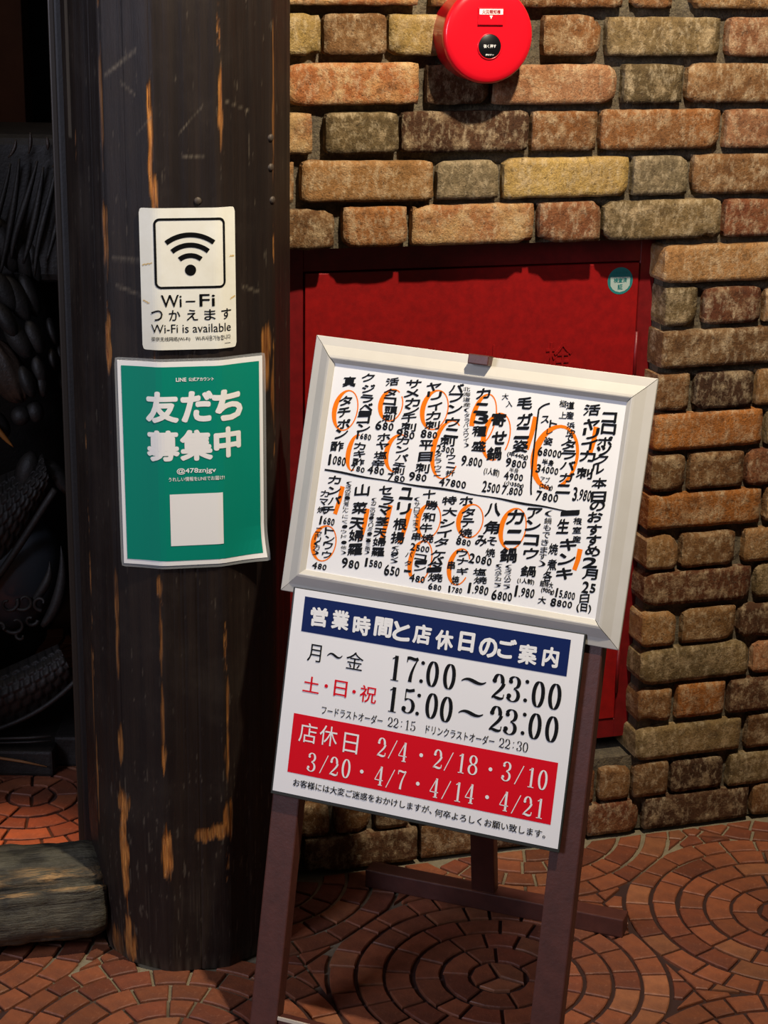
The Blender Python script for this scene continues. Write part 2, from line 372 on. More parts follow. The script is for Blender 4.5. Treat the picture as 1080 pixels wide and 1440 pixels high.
MENU=[('コ',432,299,22,17),('ロ',433,284,22,17),('ポ',431,267,22,17),('ッ',431,255,22,17),('ク',428,243,22,17),('ル',425,230,22,17),('本',431,212,22,17),('日',433,194,22,17),('の',433,182,22,17),('お',432,167,22,17),('す',433,150,22,17),('す',434,136,22,17),('め',435,122,22,17),('2',434,106,22,17),('月',436,91,22,17),('25',437,73,20,15),('日',433,58,14,14),('(日)',434,45,22,14),('活',407,306,24,18),('ヤ',409,287,24,18),('リ',410,275,24,18),('イ',410,261,24,18),('カ',410,245,24,18),('刺',409,222,24,18),('3,980',410,193,26,18),('道',377,308,12,12),('産',378,295,12,12),('極',367,309,11,11),('上',369,294,11,11),('浜',382,282,12,10),('ゆ',383,273,12,10),('で',382,265,12,10),('タ',382,256,22,15),('ラ',384,243,22,15),('バ',385,229,22,15),('ガ',386,213,22,15),('ニ',384,197,22,15),('ス',346,285,12,12),('ト',358,281,12,12),('レ',354,270,9,9),('姿',354,257,13,13),('68000',358,242,34,12),('半身',358,229,18,9),('34000',358,219,32,11),('アブ',357,206,14,9),('(250g)',360,196,20,8),('7800',363,183,32,13),('毛',315,303,23,20),('ガ',318,281,23,20),('ニ',317,263,23,20),('姿',317,245,23,20),('(中440g)',315,232,32,9),('9800',314,221,30,12),('半身',313,212,14,7),('4900',313,203,28,11),('(小350g)',315,193,30,8),('7,800',314,184,30,12),('大',286,308,10,10),('入',293,299,10,10),('寄',282,276,23,22),('せ',286,252,23,22),('鍋',282,230,23,22),('(1人前)',282,205,24,12),('2500',284,184,26,15),('カ',255,308,22,17),('ニ',255,288,22,17),('3',257,274,22,17),('種',257,257,22,17),('盛',259,237,22,17),('9,800',252,215,31,14),('北',231,311,11,7),('海',232,304,11,7),('道',233,297,11,7),('産',234,290,11,7),('(',235,283,8,7),('タ',236,276,8,7),('ラ',237,269,8,7),('バ',237,263,8,7),('ズ',238,256,8,7),('ワ',239,249,8,7),('イ',240,243,8,7),(')',241,236,8,7),('バ',216,310,23,15),('フ',217,297,23,15),('ン',218,282,23,15),('ウ',217,264,23,15),('ニ',218,249,23,15),('刺',214,237,23,15),('2300',212,226,27,10),('タ',203,217,11,8),('ラ',204,209,11,8),('ウ',205,200,11,8),('ニ',206,192,11,8),('ウ',222,217,14,10),('ニ',223,206,14,10),('折',224,195,14,10),('47800',229,182,40,12),('ヤ',184,308,23,14),('リ',186,296,23,14),('イ',189,282,23,14),('カ',189,269,23,14),('刺',189,256,23,14),('880',186,243,25,11),('平',184,228,22,16),('目',185,212,22,16),('刺',183,196,22,16),('980',178,183,27,12),('サ',154,308,24,14),('メ',153,295,24,14),('カ',156,283,24,14),('ン',156,272,24,14),('千',154,261,24,14),('刺',155,249,24,14),('980',152,238,28,12),('カ',150,229,20,12),('ン',150,217,20,12),('パ',151,206,20,12),('チ',149,194,20,12),('刺',148,187,20,12),('780',147,177,27,10),('活',123,307,21,13),('タ',122,292,21,13),('コ',123,280,21,13),('頭',126,268,21,13),('刺',124,257,21,13),('680',120,245,28,13),('ホ',121,230,21,13),('ヤ',121,218,21,13),('塩',120,205,21,13),('辛',118,193,21,13),('480',116,183,26,12),('ク',87,308,21,14),('ジ',89,293,21,14),('ラ',89,279,21,14),('ベ',90,267,21,14),('ー',89,259,21,14),('コ',88,250,21,14),('ン',90,238,21,14),('1680',91,227,24,10),('カ',88,213,19,12),('キ',89,202,19,12),('酢',89,191,19,12),('780',89,181,22,9),('真',60,299,21,17),('タ',58,272,21,17),('チ',58,256,21,17),('ポ',59,240,21,17),('ン',58,226,21,17),('酢',54,208,21,17),('1080',56,188,29,15),('カ',57,161,21,14),('ン',59,146,21,14),('パ',61,133,21,14),('チ',53,118,21,14),('カ',45,140,14,11),('マ',45,128,14,11),('焼',43,117,14,11),('1680',53,102,25,12),('ト',59,90,16,12),('ン',61,78,16,12),('ワ',60,68,16,12),('ウ',60,56,16,12),('ニ',43,88,11,8),('ギ',43,81,11,8),('リ',43,75,11,8),('(',43,69,11,8),('カ',43,63,11,8),(')',43,56,11,8),('480',51,38,23,10),('(',79,160,9,6),('タ',79,156,9,6),('ラ',79,152,9,6),('の',79,148,9,6),('芽',79,143,9,6),('・',79,139,9,6),('行',79,135,9,6),('者',79,131,9,6),('に',79,126,9,6),('ん',79,121,9,6),('に',80,113,9,6),('く',80,106,9,6),('・',81,99,9,6),('ウ',81,92,9,6),('ド',82,85,9,6),('・',83,77,9,6),('他',83,70,9,6),(')',84,63,9,6),('山',100,153,24,20),('菜',100,128,24,20),('天',99,106,24,20),('婦',100,89,24,20),('羅',101,70,24,20),('980',97,49,28,14),('(',119,143,8,6),('カ',119,138,8,6),('ニ',119,133,8,6),('の',119,127,8,6),('身',119,122,8,6),('・',119,117,8,6),('ス',119,111,8,6),('リ',119,106,8,6),('ミ',119,101,8,6),('・',119,95,8,6),('ニ',119,90,8,6),('・',119,85,8,6),('三',119,79,8,6),('角',119,74,8,6),(')',119,69,8,6),('セ',134,158,21,15),('ラ',139,144,21,15),('マ',136,130,21,15),('茎',135,115,21,15),('天',135,99,21,15),('婦',135,86,21,15),('羅',135,72,21,15),('1580',130,55,28,12),('ユ',165,158,22,20),('リ',164,137,22,20),('根',162,115,22,20),('揚',161,96,22,20),('(',160,82,12,6),('ハ',160,77,12,6),('゜',160,73,12,6),('ン',160,68,12,6),(')',160,63,12,6),('650',159,49,24,15),('(',181,153,9,7),('サ',182,146,9,7),('ロ',183,139,9,7),('マ',183,132,9,7),('二',184,126,9,7),('本',184,119,9,7),(')',185,112,9,7),('串',188,102,14,14),('十',198,162,20,15),('勝',203,148,20,15),('和',202,131,20,15),('牛',200,116,20,15),('焼',204,102,20,15),('2500',195,87,29,10),('コ',198,75,19,10),('ー',199,68,19,10),('ン',199,60,19,10),('バ',181,76,11,9),('タ',181,64,11,9),('ー',182,53,11,9),('480',197,45,24,11),('特',228,158,23,14),('大',231,143,23,14),('シ',229,127,23,14),('イ',227,113,23,14),('タ',225,100,23,14),('ケ',222,83,23,14),('バ',221,74,23,14),('タ',220,67,23,14),('ー',220,61,23,14),('焼',223,51,23,14),('680',224,38,20,9),('ホ',252,161,21,15),('タ',257,146,21,15),('テ',258,132,21,15),('焼',257,118,21,15),('880',256,105,22,10),('ウ',256,90,18,12),('ナ',258,79,18,12),('ギ',260,66,18,12),('串',243,71,12,15),('焼',252,52,12,15),('1780',253,39,22,9),('八',291,155,24,22),('角',293,131,24,22),('み',281,111,18,18),('そ',296,113,15,14),('焼',296,97,15,14),('2080',283,85,34,13),('塩',285,69,20,12),('焼',287,58,20,12),('1,980',285,45,32,14),('カ',324,150,26,24),('ニ',325,123,26,24),('鍋',321,98,26,24),('(',324,83,10,6),('タ',324,78,10,6),('ラ',324,74,10,6),('バ',324,69,10,6),('カ',325,65,10,6),('ニ',325,60,10,6),(')',325,55,10,6),('(',310,82,10,6),('ス',310,78,10,6),('ベ',311,73,10,6),('テ',311,69,10,6),('カ',311,64,10,6),('ニ',312,60,10,6),(')',312,55,10,6),('6800',320,42,30,14),('ア',349,159,23,18),('ン',349,142,23,18),('コ',350,123,23,18),('ウ',352,105,23,18),('鍋',352,81,23,18),('(1人前)',350,67,26,9),('1,980',350,52,30,15),('(',368,162,11,10),('鍋',369,152,11,10),('も',369,143,11,10),('で',369,133,11,10),('き',369,123,11,10),('ま',369,113,11,10),('す',369,104,11,10),(')',369,94,11,10),('焼',382,116,14,18),('煮',383,95,14,18),('各',379,79,14,18),('超特大',379,68,20,9),('(900g)',382,59,20,8),('大',376,46,12,12),('15,800',406,59,29,12),('8800',403,46,31,11),('一',398,167,28,8),('生',391,148,18,24),('根',409,158,13,11),('室',410,146,13,11),('産',411,134,13,11),('キ',401,125,25,19),('ン',402,105,25,19),('キ',402,86,25,19)]
LOOPS=[(60, 259, 17, 28, 0, 360), (126, 275, 16, 22, 60, 400), (190, 277, 18, 27, 20, 380), (145, 211, 17, 26, 70, 290), (82, 203, 10, 25, 80, 290), (215, 226, 20, 40, 60, 330), (261, 274, 16, 34, -60, 200), (282, 253, 18, 32, -30, 290), (367, 237, 29, 42, -60, 270), (54, 71, 17, 25, 0, 360), (203, 126, 16, 24, 0, 360), (199, 69, 15, 29, -80, 230), (262, 135, 17, 23, 0, 360), (255, 71, 14, 25, 30, 330), (323, 134, 17, 28, 0, 360)]
BARS=[(332, 287, 326, 242), (416, 285, 413, 250), (70, 154, 64, 114), (111, 129, 107, 85), (144, 139, 137, 86), (173, 139, 165, 89), (418, 122, 414, 93)]
LINES=[[(40, 173), (140, 171), (244, 172), (335, 170), (412, 169)], [(349, 307), (339, 304), (335, 297), (335, 255), (337, 198), (341, 183)]]
# ------------------------------------------------------------------ the brick wall with its niche
WALL_O = Vector((.5745, 2.9575, 0)); WALL_A = radians(16.86)
rng = random.Random(7)
wall = None
def wall_mortar():
    # one mortar body: front sheets recessed behind the brick faces, niche cut out of it
    vs, fs = [], []
    Y = .019
    def sheet(x0, x1, z0, z1):
        nx, nzz = max(2, int((x1-x0)/.012)), max(2, int((z1-z0)/.012)); n = len(vs)
        for j in range(nzz+1):
            for i in range(nx+1):
                x, z = x0+(x1-x0)*i/nx, z0+(z1-z0)*j/nzz
                vs.append((x, Y + .0035*nz(x*55, z*55, 1), z))
        for j in range(nzz):
            for i in range(nx):
                a = n+j*(nx+1)+i; fs.append((a, a+1, a+nx+2, a+nx+1))
    sheet(-.80, .75, 1.064, 1.80); sheet(-.800, .75, 0, .146); sheet(-.122, .75, .146, 1.064)
    for b in ((-.80,.75,.021,.16,1.064,1.80), (-.80,.75,.021,.16,0,.141), (-.120,.75,.021,.16,.14,1.066), (-.80,-.119,.125,.16,.14,1.066), (-.80,.75,.021,.16,1.80,2.5), (-.80,-.752,.06,.16,.14,1.066)):
        v, f = boxvf(*b); n = len(vs); vs += v; fs += [tuple(i+n for i in q) for q in f]
    return mesh('wall_back', vs, fs, MORTAR)
wall = wall_mortar(); wall['kind'] = 'structure'
wall.location = WALL_O; wall.rotation_euler = (0, 0, WALL_A)

def brick_mesh(L, H, D, r):
    nx, nzz = max(5, round(L/.014)), 6
    seed = r.random()*100; rc = r.choice((.003, .004, .006, .009))
    chips = []
    for _ in range(r.choice((0, 1, 2, 3))):
        sx, sz = r.choice((-1, 1)), r.choice((-1, 1))
        chips.append((sx*L/2 - sx*r.choice((0, 0, .3))*L*r.random(), sz*H/2,   .007 + .014*r.random()))
    vs, fs = [], []
    def P(i, j, k):
        a, b = -1+2*i/nx, -1+2*j/nzz
        # crowd the grid towards the borders
        a = math.copysign(abs(a)**.85, a); b = math.copysign(abs(b)**.8, b)
        x, z = a*L/2, b*H/2
        # rounded corners of the outline
        ex, ez = L/2-abs(x), H/2-abs(z)
        if ex < rc and ez < rc:
            dx, dz = rc-ex, rc-ez; d = math.hypot(dx, dz)
            if d > rc: x -= math.copysign(dx*(1-rc/d), x); z -= math.copysign(dz*(1-rc/d), z)
        edge = min(ex, ez)
        x += .0016*nz(x*60, z*60, seed)*(1 if ex < .004 else .4); z += .0018*nz(x*50, z*60, seed+9)*(1 if ez < .004 else .4)
        y = .0016*nz(x*45, z*45, seed+3) + .0008*nz(x*130, z*130, seed+5)
        y += .0014*max(0, 1-edge/.003)**2
        for cx, cz, cr in chips:
            d = math.hypot(x-cx, z-cz)
            if d < cr:
                t = 1-d/cr; y += .009*t; x += (-math.copysign(1, cx))*.004*t*(1 if ex < .002 else 0); z -= math.copysign(1, cz)*.005*t*(1 if ez < .002 else 0)
        return Vector((x, y, z))
    for j in range(nzz+1):
        for i in range(nx+1): vs.append(P(i, j, 0))
    for j in range(nzz):
        for i in range(nx):
            a = j*(nx+1)+i; fs.append((a, a+1, a+nx+2, a+nx+1))
    ring = [i for i in range(nx+1)] + [j*(nx+1)+nx for j in range(1, nzz+1)] + [nzz*(nx+1)+i for i in range(nx-1, -1, -1)] + [j*(nx+1) for j in range(nzz-1, 0, -1)]
    prev = ring
    for dep in (.010, D):
        cur = []
        for q in ring:
            p = vs[q]; cur.append(len(vs)); vs.append(Vector((p.x + .0008*nz(p.z*90, dep*90, seed), dep, p.z)))
        for k in range(len(ring)):
            k2 = (k+1) % len(ring); fs.append((prev[k2], prev[k], cur[k], cur[k2]))
        prev = cur
    me = bpy.data.meshes.new('brick'); me.from_pydata([tuple(v) for v in vs], [], fs); me.update()
    me.polygons.foreach_set('use_smooth', [i < nx*nzz for i in range(len(fs))])
    me.materials.append(BRICK); return me

TONE = {'W': ((170,106,70),(206,166,122)), 'O': ((158,102,62),(144,98,64)), 'B': ((124,86,58),(146,106,72)), 'D': ((84,56,42),(98,66,48)),
        'T': ((160,118,80),(176,128,86)), 'G': ((112,95,72),(136,112,80)), 'S': ((136,122,104),(114,100,82)), 'Y': ((190,160,104),(166,136,88)),
        'R': ((112,64,46),(128,82,56)), 'P': ((152,102,78),(178,128,98)), 'K': ((172,108,56),(146,92,52))}
COURSES = {
20:[(-0.767,-0.560,'W'),(-0.539,-0.453,'T'),(-0.443,-0.228,'O'),(-0.210,-0.142,'O'),(-0.110,0.096,'T')],
19:[(-0.804,-0.709,'Y'),(-0.704,-0.607,'B'),(-0.604,-0.502,'Y'),(-0.493,-0.389,'B'),(-0.355,-0.261,'O'),(-0.249,-0.056,'G'),(-0.042,0.056,'P')],
18:[(-0.761,-0.555,'W'),(-0.541,-0.442,'D'),(-0.433,-0.231,'P'),(-0.218,-0.118,'G'),(-0.107,0.095,'B')],
17:[(-0.800,-0.722,'W'),(-0.701,-0.587,'G'),(-0.581,-0.375,'D'),(-0.368,-0.260,'O'),(-0.252,-0.047,'O'),(-0.035,0.063,'P')],
16:[(-0.800,-0.750,'T'),(-0.738,-0.529,'T'),(-0.522,-0.422,'S'),(-0.413,-0.202,'Y'),(-0.192,-0.098,'S'),(-0.087,0.122,'B')],
15:[(-0.789,-0.687,'B'),(-0.672,-0.570,'O'),(-0.561,-0.360,'W'),(-0.351,-0.247,'R'),(-0.240,-0.035,'G'),(-0.026,0.080,'R')],
14:[(-0.130,0.083,'T')],
13:[(-0.123,-0.066,'G'),(-0.052,0.050,'R'),(0.060,0.156,'B')],
12:[(-0.126,0.088,'B')],
11:[(-0.129,-0.070,'B'),(-0.057,0.048,'D'),(0.056,0.156,'T')],
10:[(-0.129,0.072,'K'),(0.081,0.177,'G')],
9:[(-0.130,-0.068,'B'),(-0.058,0.042,'B'),(0.050,0.156,'R')],
8:[(-0.131,0.080,'K'),(0.091,0.190,'B')],
7:[(-0.131,-0.073,'T'),(-0.064,0.036,'B'),(0.056,0.160,'T')],
6:[(-0.130,0.073,'R'),(0.084,0.190,'G')],
5:[(-0.130,-0.066,'T'),(-0.051,0.049,'T'),(0.058,0.168,'D')],
4:[(-0.130,0.079,'G'),(0.090,0.189,'P')],
3:[(-0.128,-0.065,'B'),(-0.052,0.039,'K'),(0.049,0.167,'D')],
2:[(-0.129,0.076,'G'),(0.090,0.203,'B')],
1:[(-0.747,-0.688,'B'),(-0.677,-0.615,'B'),(-0.606,-0.549,'D'),(-0.539,-0.445,'B'),(-0.436,-0.343,'B'),(-0.332,-0.242,'D'),(-0.234,-0.204,'R'),(-0.193,-0.135,'B'),(-0.129,-0.063,'B'),(-0.055,0.046,'D'),(0.059,0.166,'G')],
0:[(-0.731,-0.531,'D'),(-0.523,-0.423,'B'),(-0.414,-0.222,'D'),(-0.212,-0.116,'R'),(-0.103,0.103,'D'),(0.112,0.218,'B')],
21:[(-0.79,-0.70,'B'),(-0.69,-0.48,'O'),(-0.47,-0.37,'T'),(-0.36,-0.15,'G'),(-0.14,-0.04,'O'),(-0.03,0.18,'R')],
23:[(-.79,-.58,'O'),(-.57,-.47,'G'),(-.46,-.25,'B'),(-.24,-.14,'T'),(-.13,.08,'W')],24:[(-.80,-.70,'R'),(-.69,-.48,'T'),(-.47,-.37,'D'),(-.36,-.15,'O'),(-.14,-.04,'B'),(-.03,.18,'G')],
22:[(-0.80,-0.60,'T'),(-0.59,-0.49,'R'),(-0.48,-0.27,'B'),(-0.26,-0.16,'Y'),(-0.15,0.06,'O')]}
ZB = [.004,.0712,.1420,.2150,.2870,.3565,.4310,.4985,.5700,.6380,.7095,.7790,.8520,.9225,.9940,1.0665,1.1370,1.2095,1.2815,1.3535,1.4260,1.4975,1.5690,1.6405,1.7120]
TALL = {(1, 7): .006}
k_i = 0
for k in sorted(COURSES):
    row = list(COURSES[k])
    x = row[-1][1] + .01; long = (k % 2 == 0)
    if row[-1][1]-row[-1][0] > .15: long = False
    while x < .66:                                   # the wall goes on beyond the frame
        Lb = .207 if long else .1; row.append((x, min(x+Lb, .748), rng.choice('TBGORBD'))); x += Lb + .011; long = not long
    for i, (x0, x1, t) in enumerate(row):
        H = .0610 + rng.uniform(-.002, .002); z0 = ZB[k]
        corner = (2 <= k <= 14 and i == 0)
        niche1 = (k == 1 and x0 < -.13)
        D = .095 if corner else (.118 if niche1 else .032)
        me = brick_mesh(x1-x0, H, D, rng)
        o = bpy.data.objects.new('brick', me); COL.objects.link(o); o.parent = wall
        o.location = ((x0+x1)/2, rng.uniform(-.0025, .0025), z0 + H/2); o.rotation_euler = (0, rng.uniform(-.009, .009), rng.uniform(-.006, .006))
        a, b = TONE[t]; j = rng.uniform(.80, 1.08)
        g_ = sum(a)/3; a = [c*.94+g_*.06 for c in a]; g_ = sum(b)/3; b = [c*.94+g_*.06 for c in b]
        a = (a[0]*.97, a[1]*.94, a[2]*.80); b = (b[0]*.97, b[1]*.95, b[2]*.84)
        o.color = srgb(*[min(255, c*j) for c in a]); o['patch'] = list(srgb(*[min(255, c*j) for c in b]))[:3]

# fire hydrant cabinet set in the niche
cab = empty('hydrant_cabinet', WALL_O, 'dark red steel hydrant cabinet recessed in the brick wall behind the easel', 'cabinet', WALL_A)
bbox_mesh('cabinet_frame', [(-.752,-.7215,.055,.122,.168,1.062), (-.148,-.1205,.055,.122,.168,1.062), (-.722,-.147,.055,.122,1.0225,1.062), (-.722,-.147,.055,.122,.168,.204), (-.745,-.125,.075,.122,.170,1.06)], REDDARK, cab, .0012, 1)
door = bbox_mesh('door', [(-.7195,-.1500,.052,.074,.206,1.0205)], REDPAINT, cab, .002, 2)
for ch, x in (('消', -.511), ('火', -.401), ('栓', -.288)):
    ik = Ink(); ik.text(ch, x*1000, 868, 47, 50)
    n = len(ik.v); vs = [(a/1000, (.0497 - q), b/1000) for a, b, q in ik.v]
    me = bpy.data.meshes.new('raised_character'); me.from_pydata(vs, [], ik.f); me.update()
    bm = bmesh.new(); bm.from_mesh(me)
    r_ = bmesh.ops.extrude_face_region(bm, geom=bm.faces[:])
    for e in r_['geom']:
        if isinstance(e, bmesh.types.BMVert): e.co.y = .0525
    bmesh.ops.recalc_face_normals(bm, faces=bm.faces[:]); bm.to_mesh(me); bm.free()
    link('raised_character', me, REDPAINT, door)
for z in (.86, .30):
    tube('hinge', [(-.1485, .052, z-.045), (-.1485, .052, z+.045)], .0032, REDDARK, cab)
ik = Ink(); ik.disc(0, 0, 22.5, 36)
s = tag(ik.build('inspection_seal', TEAL, None, lambda x, y, q=0: (x/1000, 0-q, y/1000)), 'round teal and grey inspection sticker at the upper right of the red cabinet door', 'sticker')
s.location = WALL_O + Matrix.Rotation(WALL_A, 3, 'Z') @ Vector((-.1835, .0515, .9915)); s.rotation_euler = (0, 0, WALL_A)
ik = Ink(); vs = []
pts = [(x, y) for x, y in arcp(0, 0, 21, 21, 200, 340, 12)] + [(x, y) for x, y in arcp(0, 0, 21, 21, 15, 165, 1)]
ik.add([(21*cos(radians(a)), 21*sin(radians(a))) for a in (-25, 20, 160, 205)] , [(0, 1, 2, 3)]); ik.add([(21*cos(radians(a)), 21*sin(radians(a))) for a in (205, 225, 245, 270, 295, 315, 335)], [tuple(range(7))])
ik.build('seal_band', PALESEAL, s, lambda x, y, q=0: (x*.9/1000, -.0003-q, y*.9/1000))
ik = Ink()
for i, (c, w) in enumerate((('検査済', 24),)): ik.text(c, 0, 1, w, 8, .02)
ik.text('証', 0, -10, 9, 9, .02)
for x in (-11, -4, 4, 11): ik.disc(x*.8, 14, 1.6, 8)
ik.build('seal_print', TEAL, s, lambda x, y, q=0: (x/1000, -.0006-q, y/1000))

# fire alarm
al = empty('fire_alarm', WALL_O + Matrix.Rotation(WALL_A, 3, 'Z') @ Vector((-.4655, 0, 1.386)), 'round red fire alarm with a black press button on the brick wall', 'alarm', WALL_A)
def lathe(name, prof, mat, parent, n=64, cx=0, cz=0):   # profile (radius, y), axis = local y
    vs, fs = [], []
    for r_, y in prof:
        for k in range(n): vs.append((cx + r_*cos(2*pi*k/n), y, cz + r_*sin(2*pi*k/n)))
    for i in range(len(prof)-1):
        for k in range(n): fs.append((i*n+k, i*n+(k+1) % n, (i+1)*n+(k+1) % n, (i+1)*n+k))
    if prof[-1][0] > 1e-5: fs.append(tuple(range((len(prof)-1)*n, len(prof)*n)))
    o = mesh(name, vs, fs, mat, parent, True)
    return o
lathe('housing', [(.067, .012), (.069, 0), (.0695, -.044), (.0705, -.046), (.0705, -.050), (.0690, -.0545), (.0665, -.0570), (.060, -.0585), (.045, -.0592), (.02, -.0595), (.0001, -.0596)], REDPLASTIC, al)
lathe('push_button', [(.0178, -.0590), (.0178, -.0605), (.0172, -.0610), (.0001, -.0611)], BLACKPL, al, 40, 0, -.0155)
lathe('button_bezel', [(.0192, -.0585), (.0192, -.0606), (.0180, -.0612), (.0176, -.0600)], REDPLASTIC, al, 40, 0, -.0155)
lp = bbox_mesh('label_plate', [(-.0200, .0200, -.0625, -.0585, .0155, .0405)], REDPLASTIC, al, .0008, 2)
ik = Ink(); ik.rect(-18.5, 18.5, 30.5, 38.5, 2); ik.build('label_strip', WHITEPRINT, lp, lambda x, y, q=0: (x/1000, -.0628-q, y/1000))
ik = Ink(); ik.text('火災報知機', 0, 34.5, 29, 6, .02); ik.build('label_lettering', REDSHADE, lp, lambda x, y, q=0: (x/1000, -.0631-q, y/1000))
ik = Ink(); ik.text('▼', 0, 26.5, 5, 5); ik.build('label_arrow', WHITEPRINT, lp, lambda x, y, q=0: (x/1000, -.0629-q, y/1000))
ik = Ink(); ik.text('強く押す', 0, -15, 20, 5.2, .02); ik.text('押ボタン', 0, -27.5, 13, 2.8, .02)
ik.build('button_lettering', WHITEPRINT, al, lambda x, y, q=0: (x/1000, -.0614-q, y/1000))

# ------------------------------------------------------------------ the log pillar
PCX, PCY = -.300, 2.590
PV = [-85, -55, -33, -6.5, 27, 62, 92, 122, 150, 180, 212, 244]     # ridge directions, degrees from the side facing the camera
PR = .1595
def pillar_r(adeg):
    a = (adeg - PV[0]) % 360 + PV[0]
    vv = PV + [PV[0]+360]
    for i in range(len(vv)-1):
        if vv[i] <= a <= vv[i+1]:
            h = (vv[i+1]-vv[i])/2; mid = vv[i]+h
            r = PR*cos(radians(h))/cos(radians(a-mid))
            e = min(a-vv[i], vv[i+1]-a)
            return r - .0012*max(0, 1-e/2.2)**2, e, (vv[i] if a-vv[i] < vv[i+1]-a else vv[i+1])
    return PR, 0, 0
CHIPS = [(-7.0, 1.255, 1.1, .085, 1.0), (-6.0, 1.19, 1.6, .03, 1.), (27.5, 1.30, 1.0, .062, .75), (-33, .975, 1.5, .045, 1.), (-33, 1.12, 1.2, .055, .75), (-33, 1.30, .8, .08, .35),
         (-6.5, .20, 2.6, .045, 1.2), (-7.0, .36, 1.4, .03, 1.), (-7, .42, .9, .06, .4), (-33, .20, 2.3, .10, 1.2), (-32.5, .27, 3.0, .025, 1.), (-32, .04, 3.6, .04, .9), (-33, .37, 1.6, .03, .7), (-33, .60, .9, .05, .5), (-33, .52, .8, .06, .5),
         (27.5, .36, 1.1, .05, .6), (28, .25, 2.4, .03, .8), (24, .235, 5, .014, .6), (14, .23, 4, .012, .5), (28, .44, .9, .05, .5), (56, .95, 3.0, .045, .6), (61, .90, 1.2, .06, .45), (-55, .62, .7, .03, .6), (-55, .30, .8, .07, .5), (62, 1.3, .8, .1, .3),
         (-7, .63, 1.2, .02, .5), (-7, .90, .9, .08, .4), (-57, .44, .7, .08, .5), (-7, .55, .7, .05, .5), (-45, .02, 5, .03, .4)]
def build_pillar():
    angs = []; a = -115.
    while a < 100: angs.append(a); a += .62
    while a < 245: angs.append(a); a += 6
    zs = []; z = 0.
    while z < 1.50: zs.append(z); z += .0042
    zs += [1.6, 1.9, 2.2, 2.5]
    na = len(angs); vs, fs, wr = [], [], []
    for z in zs:
        lo = max(0, (.22-z)/.22); lo = lo*lo*(3-2*lo)
        for a in angs:
            r, e, v = pillar_r(a); ra = radians(a)
            r *= 1 - lo*(.075*max(0, -sin(ra))**1.5 + .005)
            if z < .03: r -= .004*(1-z/.03)**2
            fine = nz(a*.22, z*2.2, 5); groove = nz(a*.45, z*.7, 11)
            r += .0008*fine - .0012*max(0, groove-.42)*3
            w = 0.
            for ca, cz, wa, hz, s in CHIPS:
                if abs(z-cz) < hz*1.5 and abs(a-ca) < wa*2.5:
                    q = ((a-ca)/wa)**2*.6 + ((z-cz)/hz)**2
                    q += .9*nz(a*.9, z*30, cz*7) + .5*nz(a*3, z*9, 3)
                    w = max(w, min(1, max(0, (1.0-q)*1.6))*min(1, s*(.75+.5*nz(a*2., z*40, 2))))
            if e < .7 and w == 0:
                t = nz(v*3.1, z*14, 8) + .5*nz(a*2, z*70, 4)
                w = .4*min(1, max(0, (t-.42)*5))
            g = 0.
            t = nz(a*.8, z*26, 21) + .45*nz(a*5, z*120, 22)       # pale scuffs
            lowb = 1.0 if z > .32 else 1.35
            g = .4*min(1, max(0, (t*lowb-.60)*4))
            if -71 < a < -63 and z > 1.25: g = max(g, .55)
            if z < .03: g = max(g, .5*(1-z/.03)*(.5+nz(a*.4, 0, 9)))
            if z < .25:
                t = nz(a*1.4, z*12, 31); g = max(g, .4*max(0, t-.3)*2*(1-z/.25))
            for (ga, gz, gw, gh, sl) in ((-22, 1.355, 9, .005, .002), (-18, 1.322, 4, .003, -.002), (-22, 1.095, 8, .004, 0), (-20, 1.052, 8, .004, -.0008), (13, 1.283, 6, .002, .003), (38, 1.30, 9, .0018, -.001), (14, 1.235, 6, .002, .0), (46, 1.05, 6, .003, -.001), (-10, 1.275, 4, .002, .003)):
                if abs(a-ga) < gw:
                    d = abs(z-gz-sl*(a-ga))/gh
                    if d < 1: g = max(g, .75*(1-d)*(.7+nz(a*2, z*300, 6)))
            r -= .0022*min(1, w)
            vs.append((r*sin(ra), -r*cos(ra), z)); wr.append((max(0, w), max(0, min(1, g)), 0, 1))
    for j in range(len(zs)-1):
        for i in range(na):
            i2 = (i+1) % na; fs.append((j*na+i, j*na+i2, (j+1)*na+i2, (j+1)*na+i))
    fs.append(tuple(range((len(zs)-1)*na, len(zs)*na)))
    me = bpy.data.meshes.new('log_pillar'); me.from_pydata(vs, [], fs)
    ca = me.color_attributes.new('wear', 'FLOAT_COLOR', 'POINT'); ca.data.foreach_set('color', [c for w in wr for c in w]); me.update()
    o = link('log_pillar', me, LOG, None, False)
    o.location = (PCX, PCY, 0); return o
pil = tag(build_pillar(), 'thick dark-stained faceted log pillar with orange worn edges beside the doorway', 'pillar')
for a, z in ((16, 1.176), (60, 1.215), (61, 1.170), (60, 1.255)):
    r = pillar_r(a)[0]; R_ = radians(a)
    o = lathe('nail_head', [(.0052, .002), (.0050, -.0012), (.0035, -.0024), (.0001, -.0028)], STEEL, pil, 14)
    o.location = (r*sin(R_), -r*cos(R_), z); o.rotation_euler = (0, 0, R_)

